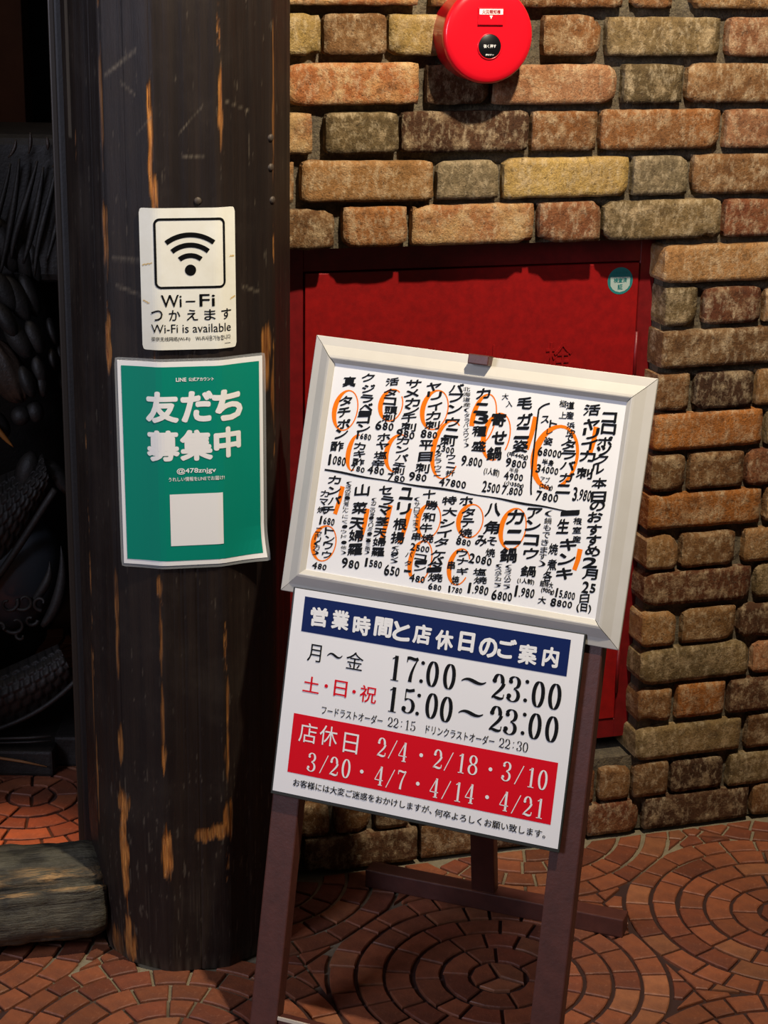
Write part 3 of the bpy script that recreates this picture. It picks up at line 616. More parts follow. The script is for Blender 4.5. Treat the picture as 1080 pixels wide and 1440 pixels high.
# sheets stuck around the pillar face
PHI = radians(10.25); FACE = PR*cos(radians(16.75))
def wrap(u, z, off, bend=27, flatw=.034, rho=.034, curl=0.):
    """u along the sheet, off outwards; follows the facet and bends round its two ridges"""
    s = math.copysign(1, u); a = abs(u)
    if a <= flatw: x, d, th = a, 0., 0.
    else:
        th = min((a-flatw)/rho, radians(bend)); arc = rho*th
        x = flatw + rho*sin(th); d = rho*(1-cos(th)); rest = a-flatw-arc
        x += rest*cos(th); d += rest*sin(th)
    out = FACE + .0035 - d + curl
    X, Y = s*x + s*sin(th)*off, -(out + cos(th)*off)
    return (X*cos(PHI) - Y*sin(PHI), X*sin(PHI) + Y*cos(PHI), z)
def sheet_on_pillar(name, w, h, zc, uc, rot, mat, label, cat, rc=0., curlfn=None, thick=.0006, bend=27, off0=0.):
    nu, nv = 40, 30; vs, fs = [], []
    root = bpy.data.objects.new(name, None)
    def place(x, y, off):      # x,y in mm from the centre
        X = x*cos(rot)-y*sin(rot); Yy = x*sin(rot)+y*cos(rot)
        return wrap(uc + X/1000, Yy/1000, off + off0 + (curlfn(x, y) if curlfn else 0), bend)
    for lay in (0, 1):
        for j in range(nv+1):
            for i in range(nu+1):
                x, y = w*1000*(i/nu-.5), h*1000*(j/nv-.5)
                ex, ey = w*500-abs(x), h*500-abs(y)
                if rc and ex < rc and ey < rc:
                    dx, dy = rc-ex, rc-ey; d = math.hypot(dx, dy)
                    if d > rc: x -= math.copysign(dx*(1-rc/d), x); y -= math.copysign(dy*(1-rc/d), y)
                vs.append(place(x, y, thick if lay == 0 else 0))
    n = (nu+1)*(nv+1)
    for j in range(nv):
        for i in range(nu):
            a = j*(nu+1)+i; fs += [(a, a+1, a+nu+2, a+nu+1), (n+a, n+a+nu+1, n+a+nu+2, n+a+1)]
    ring = [i for i in range(nu+1)] + [j*(nu+1)+nu for j in range(1, nv+1)] + [nv*(nu+1)+i for i in range(nu-1, -1, -1)] + [j*(nu+1) for j in range(nv-1, 0, -1)]
    for k in range(len(ring)):
        k2 = (k+1) % len(ring); fs.append((ring[k2], ring[k], n+ring[k], n+ring[k2]))
    o = mesh(name, vs, fs, mat); o.location = (PCX, PCY, zc)
    if label: tag(o, label, cat)
    return o, (lambda e: (lambda x, y, q=0: place(x, y, thick + e + q)))

wf, wl = sheet_on_pillar('wifi_sticker', .134, .194, 1.0700, .0015, radians(.3), STICKER, 'white Wi-Fi sticker with a black signal symbol, upper sheet on the dark pillar', 'sticker', rc=5)
# local mm layout taken over the sheet: fraction (s,t) -> mm
def WX(s): return (s-.5)*134
def WY(t): return (.5-t)*194
ik = Ink()
def rrect(ik, x0, x1, y0, y1, r, t):
    pts = []
    for cx, cy, a0 in ((x1-r, y1-r, 0), (x0+r, y1-r, 90), (x0+r, y0+r, 180), (x1-r, y0+r, 270)):
        pts += arcp(cx, cy, r, r, a0, a0+90, 6)
    out = []
    for i in range(len(pts)):          # subdivide the long sides so they can bend with the sheet
        a, b = pts[i], pts[(i+1) % len(pts)]; m = max(1, int(math.hypot(b[0]-a[0], b[1]-a[1])/6))
        out += [(a[0]+(b[0]-a[0])*k/m, a[1]+(b[1]-a[1])*k/m) for k in range(m)]
    ik.stroke(out + [out[0], out[1]], t)
rrect(ik, WX(.166), WX(.866), WY(.555), WY(.077), 7, 3.2)
cx, cy = WX(.517), WY(.433); ik.disc(cx, cy, 7.6, 28)
for r0, hw in ((22.5, 41), (37.5, 41), (52, 38.5)):
    ik.stroke(arcp(cx, cy-1.5, r0*1.0, r0*.95, 90+hw, 90-hw, 26), 6.6)
ik.cut().build('signal_symbol', INK, wf, wl(.0005))
ik = Ink()
ik.text('Wi', WX(.315), WY(.650), 28, 17, .006); ik.text('-', WX(.510), WY(.655), 13, 2.0); ik.text('Fi', WX(.680), WY(.648), 21, 17, .006)
for c, s in zip('つかえます', (.165, .345, .525, .705, .880)): ik.text(c, WX(s), WY(.752), 15.5, 15, .008)
ik.text('Wi-Fi is available', WX(.517), WY(.847), 111, 12, .0)
ik.text('提供无线网络(Wi-Fi)', WX(.300), WY(.923), 53, 7.2); ik.text('Wi-Fi사용가능합니다', WX(.740), WY(.920), 50, 7.2)
ik.rect(WX(.855), WX(.925), WY(.965), WY(.962), 2)
ik.cut().build('lettering', INK, wf, wl(.0005))
ik = Ink()
STAIN = flat('yellowed_glue', srgb(206, 178, 120), .5)
for (a, b, c_, d) in ((.02, .398, .13, .382), (.93, .345, .985, .345), (.02, .645, .09, .668), (.93, .65, .99, .63)):
    ik = Ink(); n_ = 8; pts = [(WX(a+(c_-a)*i/n_), WY(b+(d-b)*i/n_ + .004*sin(i*2.3))) for i in range(n_+1)]
    ik.stroke(pts, [.4+2.2*abs(sin(i*1.3+a*9)) for i in range(n_+1)])
    ik.build('glue_stain', STAIN, wf, wl(.0003))

def pcurl(x, y):
    t = max(0, (-y-95)/55); r_ = max(0, (x-20)/85)
    return .0006 + .010*t*t*r_*r_ + .003*max(0, (abs(x)-60)/45)**2
lam, _ = sheet_on_pillar('laminate', .219, .305, .8080, .0045, radians(.35), LAM, None, None, rc=4, curlfn=pcurl, thick=.0002, bend=25)
gp, gl = sheet_on_pillar('green_poster', .2095, .2960, .8085, .0040, radians(.35), WHITEPRINT, 'green laminated notice with large white characters, lower sheet on the dark pillar', 'poster', curlfn=lambda x, y: pcurl(x, y)+.0004, bend=25)
lam.parent = gp; lam.location = Vector((0, 0, -.0005))
def GX(s): return (s-.5)*209.5
def GY(t): return (.5-t)*296
def bendrect(ik, x0, x1, y0, y1):
    n, m = 24, 14; vs = [(x0+(x1-x0)*i/n, y0+(y1-y0)*j/m) for j in range(m+1) for i in range(n+1)]
    ik.add(vs, [(j*(n+1)+i, j*(n+1)+i+1, (j+1)*(n+1)+i+1, (j+1)*(n+1)+i) for j in range(m) for i in range(n)])
ik = Ink(); bendrect(ik, GX(.026), GX(.974), GY(.976), GY(.024)); ik.build('green_field', GREENPRINT, gp, gl(.0005))
ik = Ink()
ik.text('LINE', GX(.428), GY(.085), 14.5, 5.6, .03); ik.text('公式アカウント', GX(.560), GY(.085), 35, 5.6, .03)
for c, x, y in (('友', 317, 350), ('だ', 540, 350), ('ち', 740, 350), ('募', 317, 606), ('集', 530, 606), ('中', 736, 598)):
    ik.text(c, GX((x-30)/963), GY((y-55)/1365), 46 if c != '中' else 41, 45, .040)
ik.text('@478znjgv', GX(.515), GY(.530), 55, 9.5, .02)
ik.text('うれしい情報をLINEでお届け!', GX(.515), GY(.568), 78, 6.4, .012)
bendrect(ik, GX(.333), GX(.688), GY(.900), GY(.642))
ik.cut().build('lettering', WHITEPRINT, gp, gl(.0010))

# ------------------------------------------------------------------ easel with menu frame and hours board
PSI, LAMB = radians(-21.65), radians(13.84)
eu = Vector((cos(PSI), sin(PSI), 0)); enb = Vector((-sin(PSI), cos(PSI), 0))
ev = sin(LAMB)*enb + cos(LAMB)*Vector((0, 0, 1)); en = eu.cross(ev)
EO = Vector((-.1727, 2.2475, 0))
EM = Matrix((eu, -en, ev)).transposed().to_4x4(); EM.translation = EO    # local x across, -y out of the board, z up along the legs
EI = EM.to_3x3().inverted()
def eplane(o): o.matrix_world = EM; return o
def el(p): return EI @ (Vector(p) - EO)                                   # world -> easel local
ez_ = bpy.data.objects.new('sign_easel', None); COL.objects.link(ez_); ez_.empty_display_size = .05; eplane(ez_)
tag(ez_, 'brown wooden A-frame easel carrying the menu frame and the opening hours board', 'easel')
def legbox(name, x0, x1, y0, y1, z1):
    o = bbox_mesh(name, [(x0, x1, y0, y1, 0, z1)], EASELWOOD, ez_, .0022, 2)
    for v in o.data.vertices:                        # feet cut level with the floor
        if v.co.z < .004:
            w = EM @ v.co; dz = w.z; v.co.z -= dz/cos(LAMB)
    return o
legbox('leg', -.0135, .0285, .002, .026, .985); legbox('leg', .3975, .4395, .002, .026, .985)
bbox_mesh('cross_rail', [(.0285, .3975, .006, .024, .012, .045)], EASELWOOD, ez_, .002, 2)
bbox_mesh('cross_rail', [(.0285, .3975, .006, .024, .945, .975)], EASELWOOD, ez_, .002, 2)
bbox_mesh('lit_edge_strip', [(.0285, .3975, .003, .006, .040, .0455)], LITEDGE_BACKING, ez_, .0006, 1)  # pale strip stands in for light catching the rail's top edge
# rear post and its floor bar
bar_dir = Vector((cos(radians(-20.5)), sin(radians(-20.5)), 0)); bar_n = Vector((-bar_dir.y, bar_dir.x, 0))
def obox(name, o, dx, dy, dz, lx, ly, lz, mat, bev=.002):
    """box from corner o along three directions, in easel coordinates"""
    vs, fs = boxvf(0, 1, 0, 1, 0, 1)
    bm = bmesh.new(); vv = [bm.verts.new(el(o + dx*(lx*a) + dy*(ly*b) + dz*(lz*c))) for a, b, c in vs]
    for f in fs: bm.faces.new([vv[i] for i in f])
    bmesh.ops.recalc_face_normals(bm, faces=bm.faces[:])
    bmesh.ops.bevel(bm, geom=bm.edges[:], offset=bev, segments=2, affect='EDGES', profile=.6)
    me = bpy.data.meshes.new(name); bm.to_mesh(me); bm.free(); return link(name, me, mat, ez_)
B0 = Vector((-.022, 2.712, 0))
obox('floor_bar', B0, bar_dir, bar_n, Vector((0, 0, 1)), .442, .034, .032, EASELWOOD)
pb = B0 + bar_dir*.185 + bar_n*.006 + Vector((0, 0, .028)); pt = EO + eu*.192 + ev*.955 + enb*.028
pd = (pt - pb); pl = pd.length; pd.normalize()
obox('rear_post', pb, bar_dir, bar_n, pd, .040, .022, pl, EASELWOOD)
legtop = obox('hinge_block', EO + eu*.185 + ev*.945 + enb*.024, eu, enb, ev, .054, .03, .035, EASELWOOD)

# menu frame
FA = -.031
def flocal(x, y, d):     # millimetres on the frame -> easel local
    U = -.0255 + (x*cos(FA) - y*sin(FA))/1000; V = .6597 + (x*sin(FA) + y*cos(FA))/1000
    return Vector((U, -d, V))
FW, FH = 487.5, 357.5
mf = bpy.data.objects.new('menu_frame', None); COL.objects.link(mf); mf.empty_display_size = .05
mf.matrix_world = EM @ Matrix.Translation(flocal(0, 0, 0)) @ Matrix.Rotation(-FA, 4, 'Y')
tag(mf, 'cream snap frame holding the handwritten brush menu, upper board on the easel', 'menu board')
def fl(x, y, d=0.): return (x/1000, -d/1000, y/1000)
prof = [(0, .2), (0, 2.6), (.8, 3.4), (12, 5.8), (25, 12.6), (28, 13.4), (29.5, 13.1), (30.0, 12.4), (35.5, 8.8), (35.5, 5)]    # inset, height
def frame_bar(a, b, nx, ny):     # corner a to corner b, inward normal (nx,ny)
    tx, ty = b[0]-a[0], b[1]-a[1]; L = math.hypot(tx, ty); tx, ty = tx/L, ty/L
    vs = []; fs = []
    for e in (0, 1):
        for ins, hh in prof:
            px = (a if e == 0 else b); s_ = 1 if e == 0 else -1
            vs.append(fl(px[0] + nx*ins + s_*tx*(ins+.5), px[1] + ny*ins + s_*ty*(ins+.5), hh))
        for ins in (35.5, 0):
            px = (a if e == 0 else b); s_ = 1 if e == 0 else -1
            vs.append(fl(px[0] + nx*ins + s_*tx*(ins+.5), px[1] + ny*ins + s_*ty*(ins+.5), -1.5))
    n = len(prof)+2
    for i in range(n): fs.append((i, (i+1) % n, n+(i+1) % n, n+i))
    fs.append(tuple(range(n))); fs.append(tuple(range(2*n-1, n-1, -1)))
    me = bpy.data.meshes.new('frame_bar'); me.from_pydata(vs, [], fs); bm = bmesh.new(); bm.from_mesh(me)
    bmesh.ops.recalc_face_normals(bm, faces=bm.faces[:]); bm.to_mesh(me); bm.free()
    return link('frame_bar', me, ALU, mf)
QBL, QBR, QTL, QTR = (-5, -5.5), (487.5, -2.5), (-.7, FH), (487.7, FH+.5)
frame_bar(QTL, QTR, 0, -1); frame_bar(QBL, QBR, -.006, 1); frame_bar(QBL, QTL, 1, -.012); frame_bar(QBR, QTR, -1, 0)
bbox_mesh('backing_board', [(.004, FW/1000-.004, -.0015, .0005, .004, FH/1000-.004)], LITEDGE_BACKING, mf, 0)
mp = mesh('menu_sheet', [fl(27, 25, 7.5), fl(459, 25, 7.5), fl(459, 330, 7.5), fl(27, 330, 7.5)], [(0, 1, 2, 3)], MENUPAPER, mf)
clip = bbox_mesh('top_clip', [(.231, .2605, -.0215, .002, FH/1000-.012, FH/1000+.0015)], EASELWOOD, mf, .0015, 2)
r2 = random.Random(3)
ik = Ink()
for t, x, y, w, h in MENU:
    if len(t) > 1 and all(c in '0123456789,' for c in t):      # prices: first numeral larger, the rest trail off
        n = len(t); ws = [1.25 if i == 0 else (.35 if c == ',' else 1.) for i, c in enumerate(t)]; tot = sum(ws); xx = x-w/2
        for i, c in enumerate(t):
            cw = w*ws[i]/tot; hh = h*(1.05 if i == 0 else .84)
            if c == ',': ik.disc(xx+cw/2, y-h*.4, 1.1, 6)
            else: ik.text(c, xx+cw/2, y + r2.uniform(-.5, .5), cw*(.86 if c != '1' else .45), hh, .030, r2.uniform(-.1, .04), 0, 1.5)
            xx += cw
    else:
        big = w > 16
        ik.text(t, x + r2.uniform(-.4, .4), y, w*.92, h*(.84 if len(t) == 1 else .92), .033 if big else (.026 if w > 11 and len(t) == 1 else .012), r2.uniform(-.06, .05), r2.uniform(.04, .20) if len(t) == 1 else 0, 1.7)
pts = LINES[0]; full = []
for i in range(len(pts)-1):
    full += [(pts[i][0]+(pts[i+1][0]-pts[i][0])*k/8, pts[i][1]+(pts[i+1][1]-pts[i][1])*k/8 + .5*sin(i*8+k)) for k in range(8)]
ik.stroke(full, [2.6 + .7*sin(i*.6) for i in range(len(full))])
ik.stroke(bez(LINES[1][:3], 6) + bez(LINES[1][2:], 10), 2.3)
ik.build('brush_lettering', INK, mp, lambda x, y, q=0: fl(x, y, 8.0+q*1e3))
HL = lambda x, y, q=0: fl(x, y, 7.75+q*1e3)
for cx, cy, rx, ry, a0, a1 in LOOPS:
    ik = Ink()
    P = arcp(cx, cy, rx, ry, a0, a1, 30)
    ik.stroke([(x + .08*(y-cy), y) for x, y in P], [1.8 + 5.4*max(0, -cos(radians(a0+(a1-a0)*i/30)))**1.5 + (2.5 if rx > 24 else 0) for i in range(31)])
    ik.build('highlighter_mark', ORANGE, mp, HL)
for x0, y0, x1, y1 in BARS:
    ik = Ink(); ik.stroke([(x0, y0), ((x0+x1)/2+1, (y0+y1)/2), (x1, y1)], [7, 6.5, 6]); ik.build('highlighter_mark', ORANGE, mp, HL)

# opening hours board
SA = -.011
hb = bpy.data.objects.new('hours_board', None); COL.objects.link(hb)
hb.matrix_world = EM @ Matrix.Translation((-.0092, -.0062, .3698)) @ Matrix.Rotation(-SA, 4, 'Y')
tag(hb, 'white opening hours board with navy heading and red closing-days panel, lower board on the easel', 'sign')
bbox_mesh('board_panel', [(-.003, .4235, -.0025, .0, -.004, .2925)], flat('board_edge', srgb(40, 42, 34), .4), hb, .0006, 1)
bbox_mesh('spacer', [(.004, .030, .0, .0072, .02, .24)], DARKWOOD, hb, 0); bbox_mesh('spacer', [(.412, .422, .0, .0072, .02, .24)], DARKWOOD, hb, 0)
def sl(d): return lambda x, y, q=0: (x/1000, -d-q, y/1000)
ik = Ink(); ik.rect(0, 421, 1, 291.5, 2); ik.build('printed_sheet', PAPER, hb, sl(.0030))
ik = Ink(); ik.rect(16.6, 404, 232.5, 282, 2); ik.build('heading_band', NAVY, hb, sl(.0034))
ik = Ink(); ik.rect(19.6, 407.2, 31.5, 116, 2); ik.build('closing_days_panel', REDPRINT, hb, sl(.0034))
ik = Ink()
for i, (c, x, y, w, h) in enumerate(TITLE): ik.text(c, x, y + (1.5 if i % 2 else -.5), w*(.94 if c not in '日内' else .8), h*.98, .038, .02*(-1)**i, .03)
ik.build('heading_lettering', WHITEPRINT, hb, sl(.0039))
ik = Ink()
for c, x, y, w, h in BLACK: ik.text(c, x, y, w, h) if c != '〜' else serif_digit(ik, '~', x, y, w, h*2.6, 3.2, .9)
ik.build('weekday_lettering', INK, hb, sl(.0036)); ik = Ink()
for i_, (c, x, y, w, h) in enumerate(TIMES):
    if i_ == 11: ik.build('hours_lettering', INK, hb, sl(.0036)); ik = Ink()
    if c == '~': serif_digit(ik, '~', x, y, w, 21, 5.2, 1.2)
    else: serif_digit(ik, c, x, y, w, h, 5.2, 1.3)
ik.build('hours_lettering', INK, hb, sl(.0036)); ik = Ink()
ik.text('フードラストオーダー', 107, 128, 92, 12.5, .004); ik.text('ドリンクラストオーダー', 266.5, 128.5, 99, 12.5, .004)
for s0, x0, x1 in (('22:15', 160.2, 202), ('22:30', 322.2, 363.9)):
    for i, c in enumerate(s0): serif_digit(ik, c, x0 + 4 + (x1-x0-8)*i/4, 128.6, 7.4 if c != ':' else 4, 13.5 if c != ':' else 9, 1.5, .6)
ik.build('last_order_lettering', INK, hb, sl(.0036)); ik = Ink()
ik.text('お客様には大変ご迷惑をおかけしますが、', 135, 18.6, 209, 10.8, .010); ik.text('何卒よろしくお願い致します。', 323, 17, 158, 10.8, .010)
ik.build('apology_lettering', INK, hb, sl(.0036))
ik = Ink()
for c, x, y, w, h in REDK: ik.text(c, x, y, w, h, .006)
ik.build('weekend_lettering', REDPRINT, hb, sl(.0036))
ik = Ink()
for c, x, y, w, h in HOL: ik.text(c, x, y, w, h, -.004)
for c, x, y, w, h in DATES: serif_digit(ik, c, x, y, w, h, 3.0, 1.1) if c != '.' else ik.disc(x, y, 2.7, 16)
ik.build('closing_days_lettering', WHITEPRINT, hb, sl(.0039))

# ------------------------------------------------------------------ floor: fan-laid terracotta pavers
def dist_wall(x, y):      # positive in front of the brick face
    return -((x-WALL_O.x)*(-sin(WALL_A)) + (y-WALL_O.y)*cos(WALL_A))
def build_floor():
    x0, x1, y0, y1, st = -3.2, 1.6, .4, 4.4, .02
    nx, ny = int((x1-x0)/st), int((y1-y0)/st); vs, fs, cl = [], [], []
    for j in range(ny+1):
        for i in range(nx+1):
            x, y = x0+i*st, y0+j*st
            vs.append((x, y, -.0055 + .0006*nz(x*30, y*30)))
            dp = math.hypot(x-PCX, y-PCY)-.155; dw = dist_wall(x, y) if x > -.2 else 1
            p = max(0, 1-dp/.13, 1-dw/.16) ; p = min(1, max(0, p*2.2 + .8*nz(x*9, y*9, 4)*(p > 0)))
            cl.append((p, p, p, 1))
    for j in range(ny):
        for i in range(nx):
            a = j*(nx+1)+i; fs.append((a, a+1, a+nx+2, a+nx+1))
    b, f = boxvf(x0, x1, y0, y1, -.08, -.012); n = len(vs); vs += b; fs += [tuple(i+n for i in q) for q in f]; cl += [(0, 0, 0, 1)]*8
    me = bpy.data.meshes.new('floor'); me.from_pydata(vs, [], fs)
    ca = me.color_attributes.new('cement', 'FLOAT_COLOR', 'POINT'); ca.data.foreach_set('color', [c for w in cl for c in w]); me.update()
    m, nt, bs = newmat('paver_joint')
    at = N(nt, 'ShaderNodeAttribute', attribute_name='cement'); a = noisetex(nt, 60, 5, .7)
    c = mixc(nt, at.outputs['Fac'], srgb(52, 28, 22), mixc(nt, a, srgb(96, 86, 68), srgb(158, 146, 118)))
    nt.links.new(c, bs.inputs['Base Color']); bs.inputs['Roughness'].default_value = .85; bump(nt, bs, a, .5, .003)
    return link('floor', me, m)
floor = build_floor(); floor['kind'] = 'structure'
E1 = Vector((.9187, .3949)); E2 = Vector((-.3949, .9187)); C1 = Vector((.187, 2.438)); SP = .528; ROWH = .44
cent = []
for r in range(-5, 6):
    for c in range(-5, 6): cent.append(C1 + E1*(SP*(c + (.5 if r % 2 else 0))) + E2*(ROWH*r))
def clip_half(poly, p, n):     # keep (q-p).n <= 0
    out = []
    for i in range(len(poly)):
        a, b = poly[i], poly[(i+1) % len(poly)]; da, db = (a-p).dot(n), (b-p).dot(n)
        if da <= 0: out.append(a)
        if (da < 0 < db) or (db < 0 < da): out.append(a + (b-a)*(da/(da-db)))
    return out
def parea(p): return .5*abs(sum(p[i].x*p[(i+1) % len(p)].y - p[(i+1) % len(p)].x*p[i].y for i in range(len(p))))
tiles = []; rt = random.Random(11); RS = .0440; G = .0032
for c in cent:
    if not (-1.7 < c.x < 1.5 and 1.5 < c.y < 4.2): continue
    nb = [d for d in cent if 0 < (d-c).length < .62]
    for k in range(0, 8):
        ri, ro = k*RS+G, (k+1)*RS-G
        if k == 0: n = 3; ri = .0
        else: n = max(4, round(2*pi*(k+.5)*RS/.056))
        off = rt.random()*6.28; cuts = [off + 2*pi*(i + rt.uniform(-.22, .22))/n for i in range(n)]
        for i in range(n):
            a0, a1 = cuts[i], cuts[(i+1) % n] + (2*pi if i == n-1 else 0)
            ra, rb = ri + rt.uniform(-.0012, .0012), ro + rt.uniform(-.0015, .0015); ra = max(ra, .0)
            P = []
            m_ = 3
            go = .0026/rb
            for q in range(m_+1):
                t = a0+go + (a1-a0-2*go)*q/m_; P.append(c + Vector((cos(t), sin(t)))*rb)
            if k == 0:
                tm = (a0+a1)/2; P.append(c + Vector((cos(tm), sin(tm)))*.004)
            else:
                gi = .0026/ra
                for q in range(m_+1):
                    t = a1-gi - (a1-a0-2*gi)*q/m_; P.append(c + Vector((cos(t), sin(t)))*ra)
            for d in nb:
                v = (d-c); L = v.length; v = v/L; P = clip_half(P, c + v*(L/2-.0028), v)
                if len(P) < 3: break
            if len(P) < 3 or parea(P) < .00022: continue
            cc = sum(P, Vector((0, 0)))/len(P)
            if math.hypot(cc.x-PCX, cc.y-PCY) < .135: continue
            dw = dist_wall(cc.x, cc.y)
            if cc.x > -.42 and dw < -.012: continue
            if cc.x > -.42 and dw < .03:
                P = clip_half(P, Vector((WALL_O.x, WALL_O.y)) + Vector((sin(WALL_A), -cos(WALL_A)))*.006, Vector((-sin(WALL_A), cos(WALL_A))))
                if len(P) < 3 or parea(P) < .0002: continue
            if not (-1.9 < cc.x < 1.3 and 1.3 < cc.y < 3.9): continue
            # is it in the camera's view?
            d = Vector((cc.x, cc.y, 0)) - cam.location; zf = d.dot(Fv); px, py = 540 + F_PX*d.dot(R2)/zf, 720 - F_PX*d.dot(U2)/zf
            vis = -30 < px < 1110 and 1060 < py < 1470 and dw > -.01 or (cc.x < -.5 and -30 < px and py > 1070 and py < 1470)
            tiles.append((vis, parea(P)/zf/zf, P))
def tile_geo(P, base, ox, oy, rnd):
    vs, fs = [], []
    cc = sum(P, Vector((0, 0)))/len(P); m = len(P); tl = (rnd.uniform(-.012, .012), rnd.uniform(-.012, .012))
    for lev, (ins, z) in enumerate(((0, -.009), (0, -.0018), (.0018, -.0002))):
        for p in P:
            d = p-cc; L = d.length or 1; q = cc + d*(1-ins/L)
            vs.append((q.x-ox, q.y-oy, z + (tl[0]*d.x + tl[1]*d.y if lev else 0)))
    vs.append((cc.x-ox, cc.y-oy, .0003))
    for lev in (0, 1):
        for i in range(m):
            j = (i+1) % m; fs.append((base+lev*m+i, base+lev*m+j, base+(lev+1)*m+j, base+(lev+1)*m+i))
    for i in range(m): fs.append((base+2*m+i, base+2*m+(i+1) % m, base+3*m))
    return vs, fs
def tile_col(rnd, P):
    j = rnd.uniform(.84, 1.12); t = rnd.random()
    c = (138, 80, 52) if t < .6 else ((124, 68, 46) if t < .85 else (150, 96, 64))
    return srgb(*[min(255, v*j) for v in c])
tiles.sort(key=lambda t: (not t[0], -t[1]))
def tile_obj(lst, stuff):
    vs, fs, cl = [], [], []
    c0 = sum(lst[0], Vector((0, 0)))/len(lst[0]); ox, oy = (0, 0) if stuff else (c0.x, c0.y)
    for P in lst:
        col = tile_col(rt, P); v, f = tile_geo(P, len(vs), ox, oy, rt); vs += v; fs += f; cl += [col]*len(v)
    me = bpy.data.meshes.new('paver'); me.from_pydata(vs, [], fs)
    ca = me.color_attributes.new('Col', 'FLOAT_COLOR', 'POINT'); ca.data.foreach_set('color', [c for w in cl for c in w]); me.update()
    o = link('paver', me, TILE, floor); o.location = (ox, oy, 0)
    if stuff: o['kind'] = 'stuff'
for t in tiles[:300]: tile_obj([t[2]], False)
tile_obj([t[2] for t in tiles[300:]], True)
print('tiles', len(tiles), 'visible', sum(t[0] for t in tiles))

# ------------------------------------------------------------------ doorway: sill beam, jamb, inner room
def build_beam():
    L, n = 1.5, 150; cs = []
    prof_ = [(.004, .028), (-.010, .046), (-.014, .078), (-.011, .108), (-.004, .124), (.008, .134), (.045, .145), (.08, .148), (.110, .143), (.122, .120), (.124, .06), (.118, .030), (.06, .022)]
    pp = []
    for i in range(len(prof_)):
        a, b = prof_[i], prof_[(i+1) % len(prof_)]
        for k in range(4): pp.append((a[0]+(b[0]-a[0])*k/4, a[1]+(b[1]-a[1])*k/4))
    vs, fs, wr = [], [], []; m = len(pp)
    for i in range(n+1):
        t = i/n; x = -L*t
        end = max(0, 1-(-x)/.03)
        for j, (d, z) in enumerate(pp):
            w = .0035*nz(x*9, j*.25, 2) + .0022*nz(x*40, j*.9, 4) + .0012*nz(x*90, j*1.7, 6)
            cx, cz = .055, .085; d2, z2 = d-cx, z-cz; s_ = 1 + w/.06 - .13*end**2
            dd, zz = cx+d2*s_, cz+z2*s_
            crack = abs(z-.127 + .10*(d) - .006*nz(x*5, 0, 7))
            w_ = 0
            if d < .05 and z > .09:
                cr = math.exp(-(crack/.004)**2); zz -= .012*cr; dd += .010*cr
                w_ = max(0, math.exp(-((crack-.008)/.004)**2)*(.65+1.4*nz(x*18, j*.5, 9)))
                w_ = max(w_, (.9 if 0 < z-.138 < .02 and d < .03 else 0)*max(0, nz(x*14, 3, 1)+.1))
            if .028 < z < .06 and d < 0: w_ = max(w_, max(0, nz(x*30, z*60, 12)-.30)*3)
            vs.append((x, dd, zz)); wr.append((min(1, w_),)*3 + (1,))
    for i in range(n):
        for j in range(m):
            j2 = (j+1) % m; fs.append((i*m+j, (i+1)*m+j, (i+1)*m+j2, i*m+j2))
    fs.append(tuple(range(m))); fs.append(tuple(range(n*m, n*m+m))[::-1])
    me = bpy.data.meshes.new('sill_beam'); me.from_pydata(vs, [], fs)
    ca = me.color_attributes.new('wear', 'FLOAT_COLOR', 'POINT'); ca.data.foreach_set('color', [c for w in wr for c in w]); me.update(); me.shade_smooth()
    bm = bmesh.new(); bm.from_mesh(me); bmesh.ops.recalc_face_normals(bm, faces=bm.faces[:]); bm.to_mesh(me); bm.free()
    return me
sb = empty('sill_beam', (-.420, 2.492, 0), 'weathered grey timber beam lying across the doorway left of the pillar', 'beam', radians(14))
link('timber', build_beam(), TIMBER, sb)
bbox_mesh('support_block', [(-1.42, -1.34, .01, .10, 0, .030)], DARKWOOD, sb, .002); bbox_mesh('support_block', [(-.10, -.03, .065, .110, 0, .032)], DARKWOOD, sb, .002)

def struct(o): o['kind'] = 'structure'; return o
struct(bbox_mesh('trim_1', [(-.500, -.425, 2.755, 2.86, 0, 2.5)], DARKWOOD, None, .004))                # jamb post behind the pillar
struct(bbox_mesh('trim_2', [(-.512, -.5005, 2.770, 2.800, 0, 2.5)], flat('polished_strip', srgb(56, 48, 40), .4, .3), None, .003, 3))
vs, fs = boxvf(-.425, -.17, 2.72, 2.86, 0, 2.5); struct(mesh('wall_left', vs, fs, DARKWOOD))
vs, fs = boxvf(-3.2, -.98, 2.60, 2.72, 0, 2.5); struct(mesh('light_block_wall', vs, fs, DARKWOOD))  # unseen wall added to shield the carving from the corridor light
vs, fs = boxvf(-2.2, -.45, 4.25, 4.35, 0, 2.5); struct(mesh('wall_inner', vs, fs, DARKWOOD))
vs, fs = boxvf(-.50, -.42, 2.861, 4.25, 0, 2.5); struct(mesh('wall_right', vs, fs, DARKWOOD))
struct(bbox_mesh('trim_3', [(-1.6, -.775, 3.9, 3.98, 0, 2.5)], INNER, None, .004))

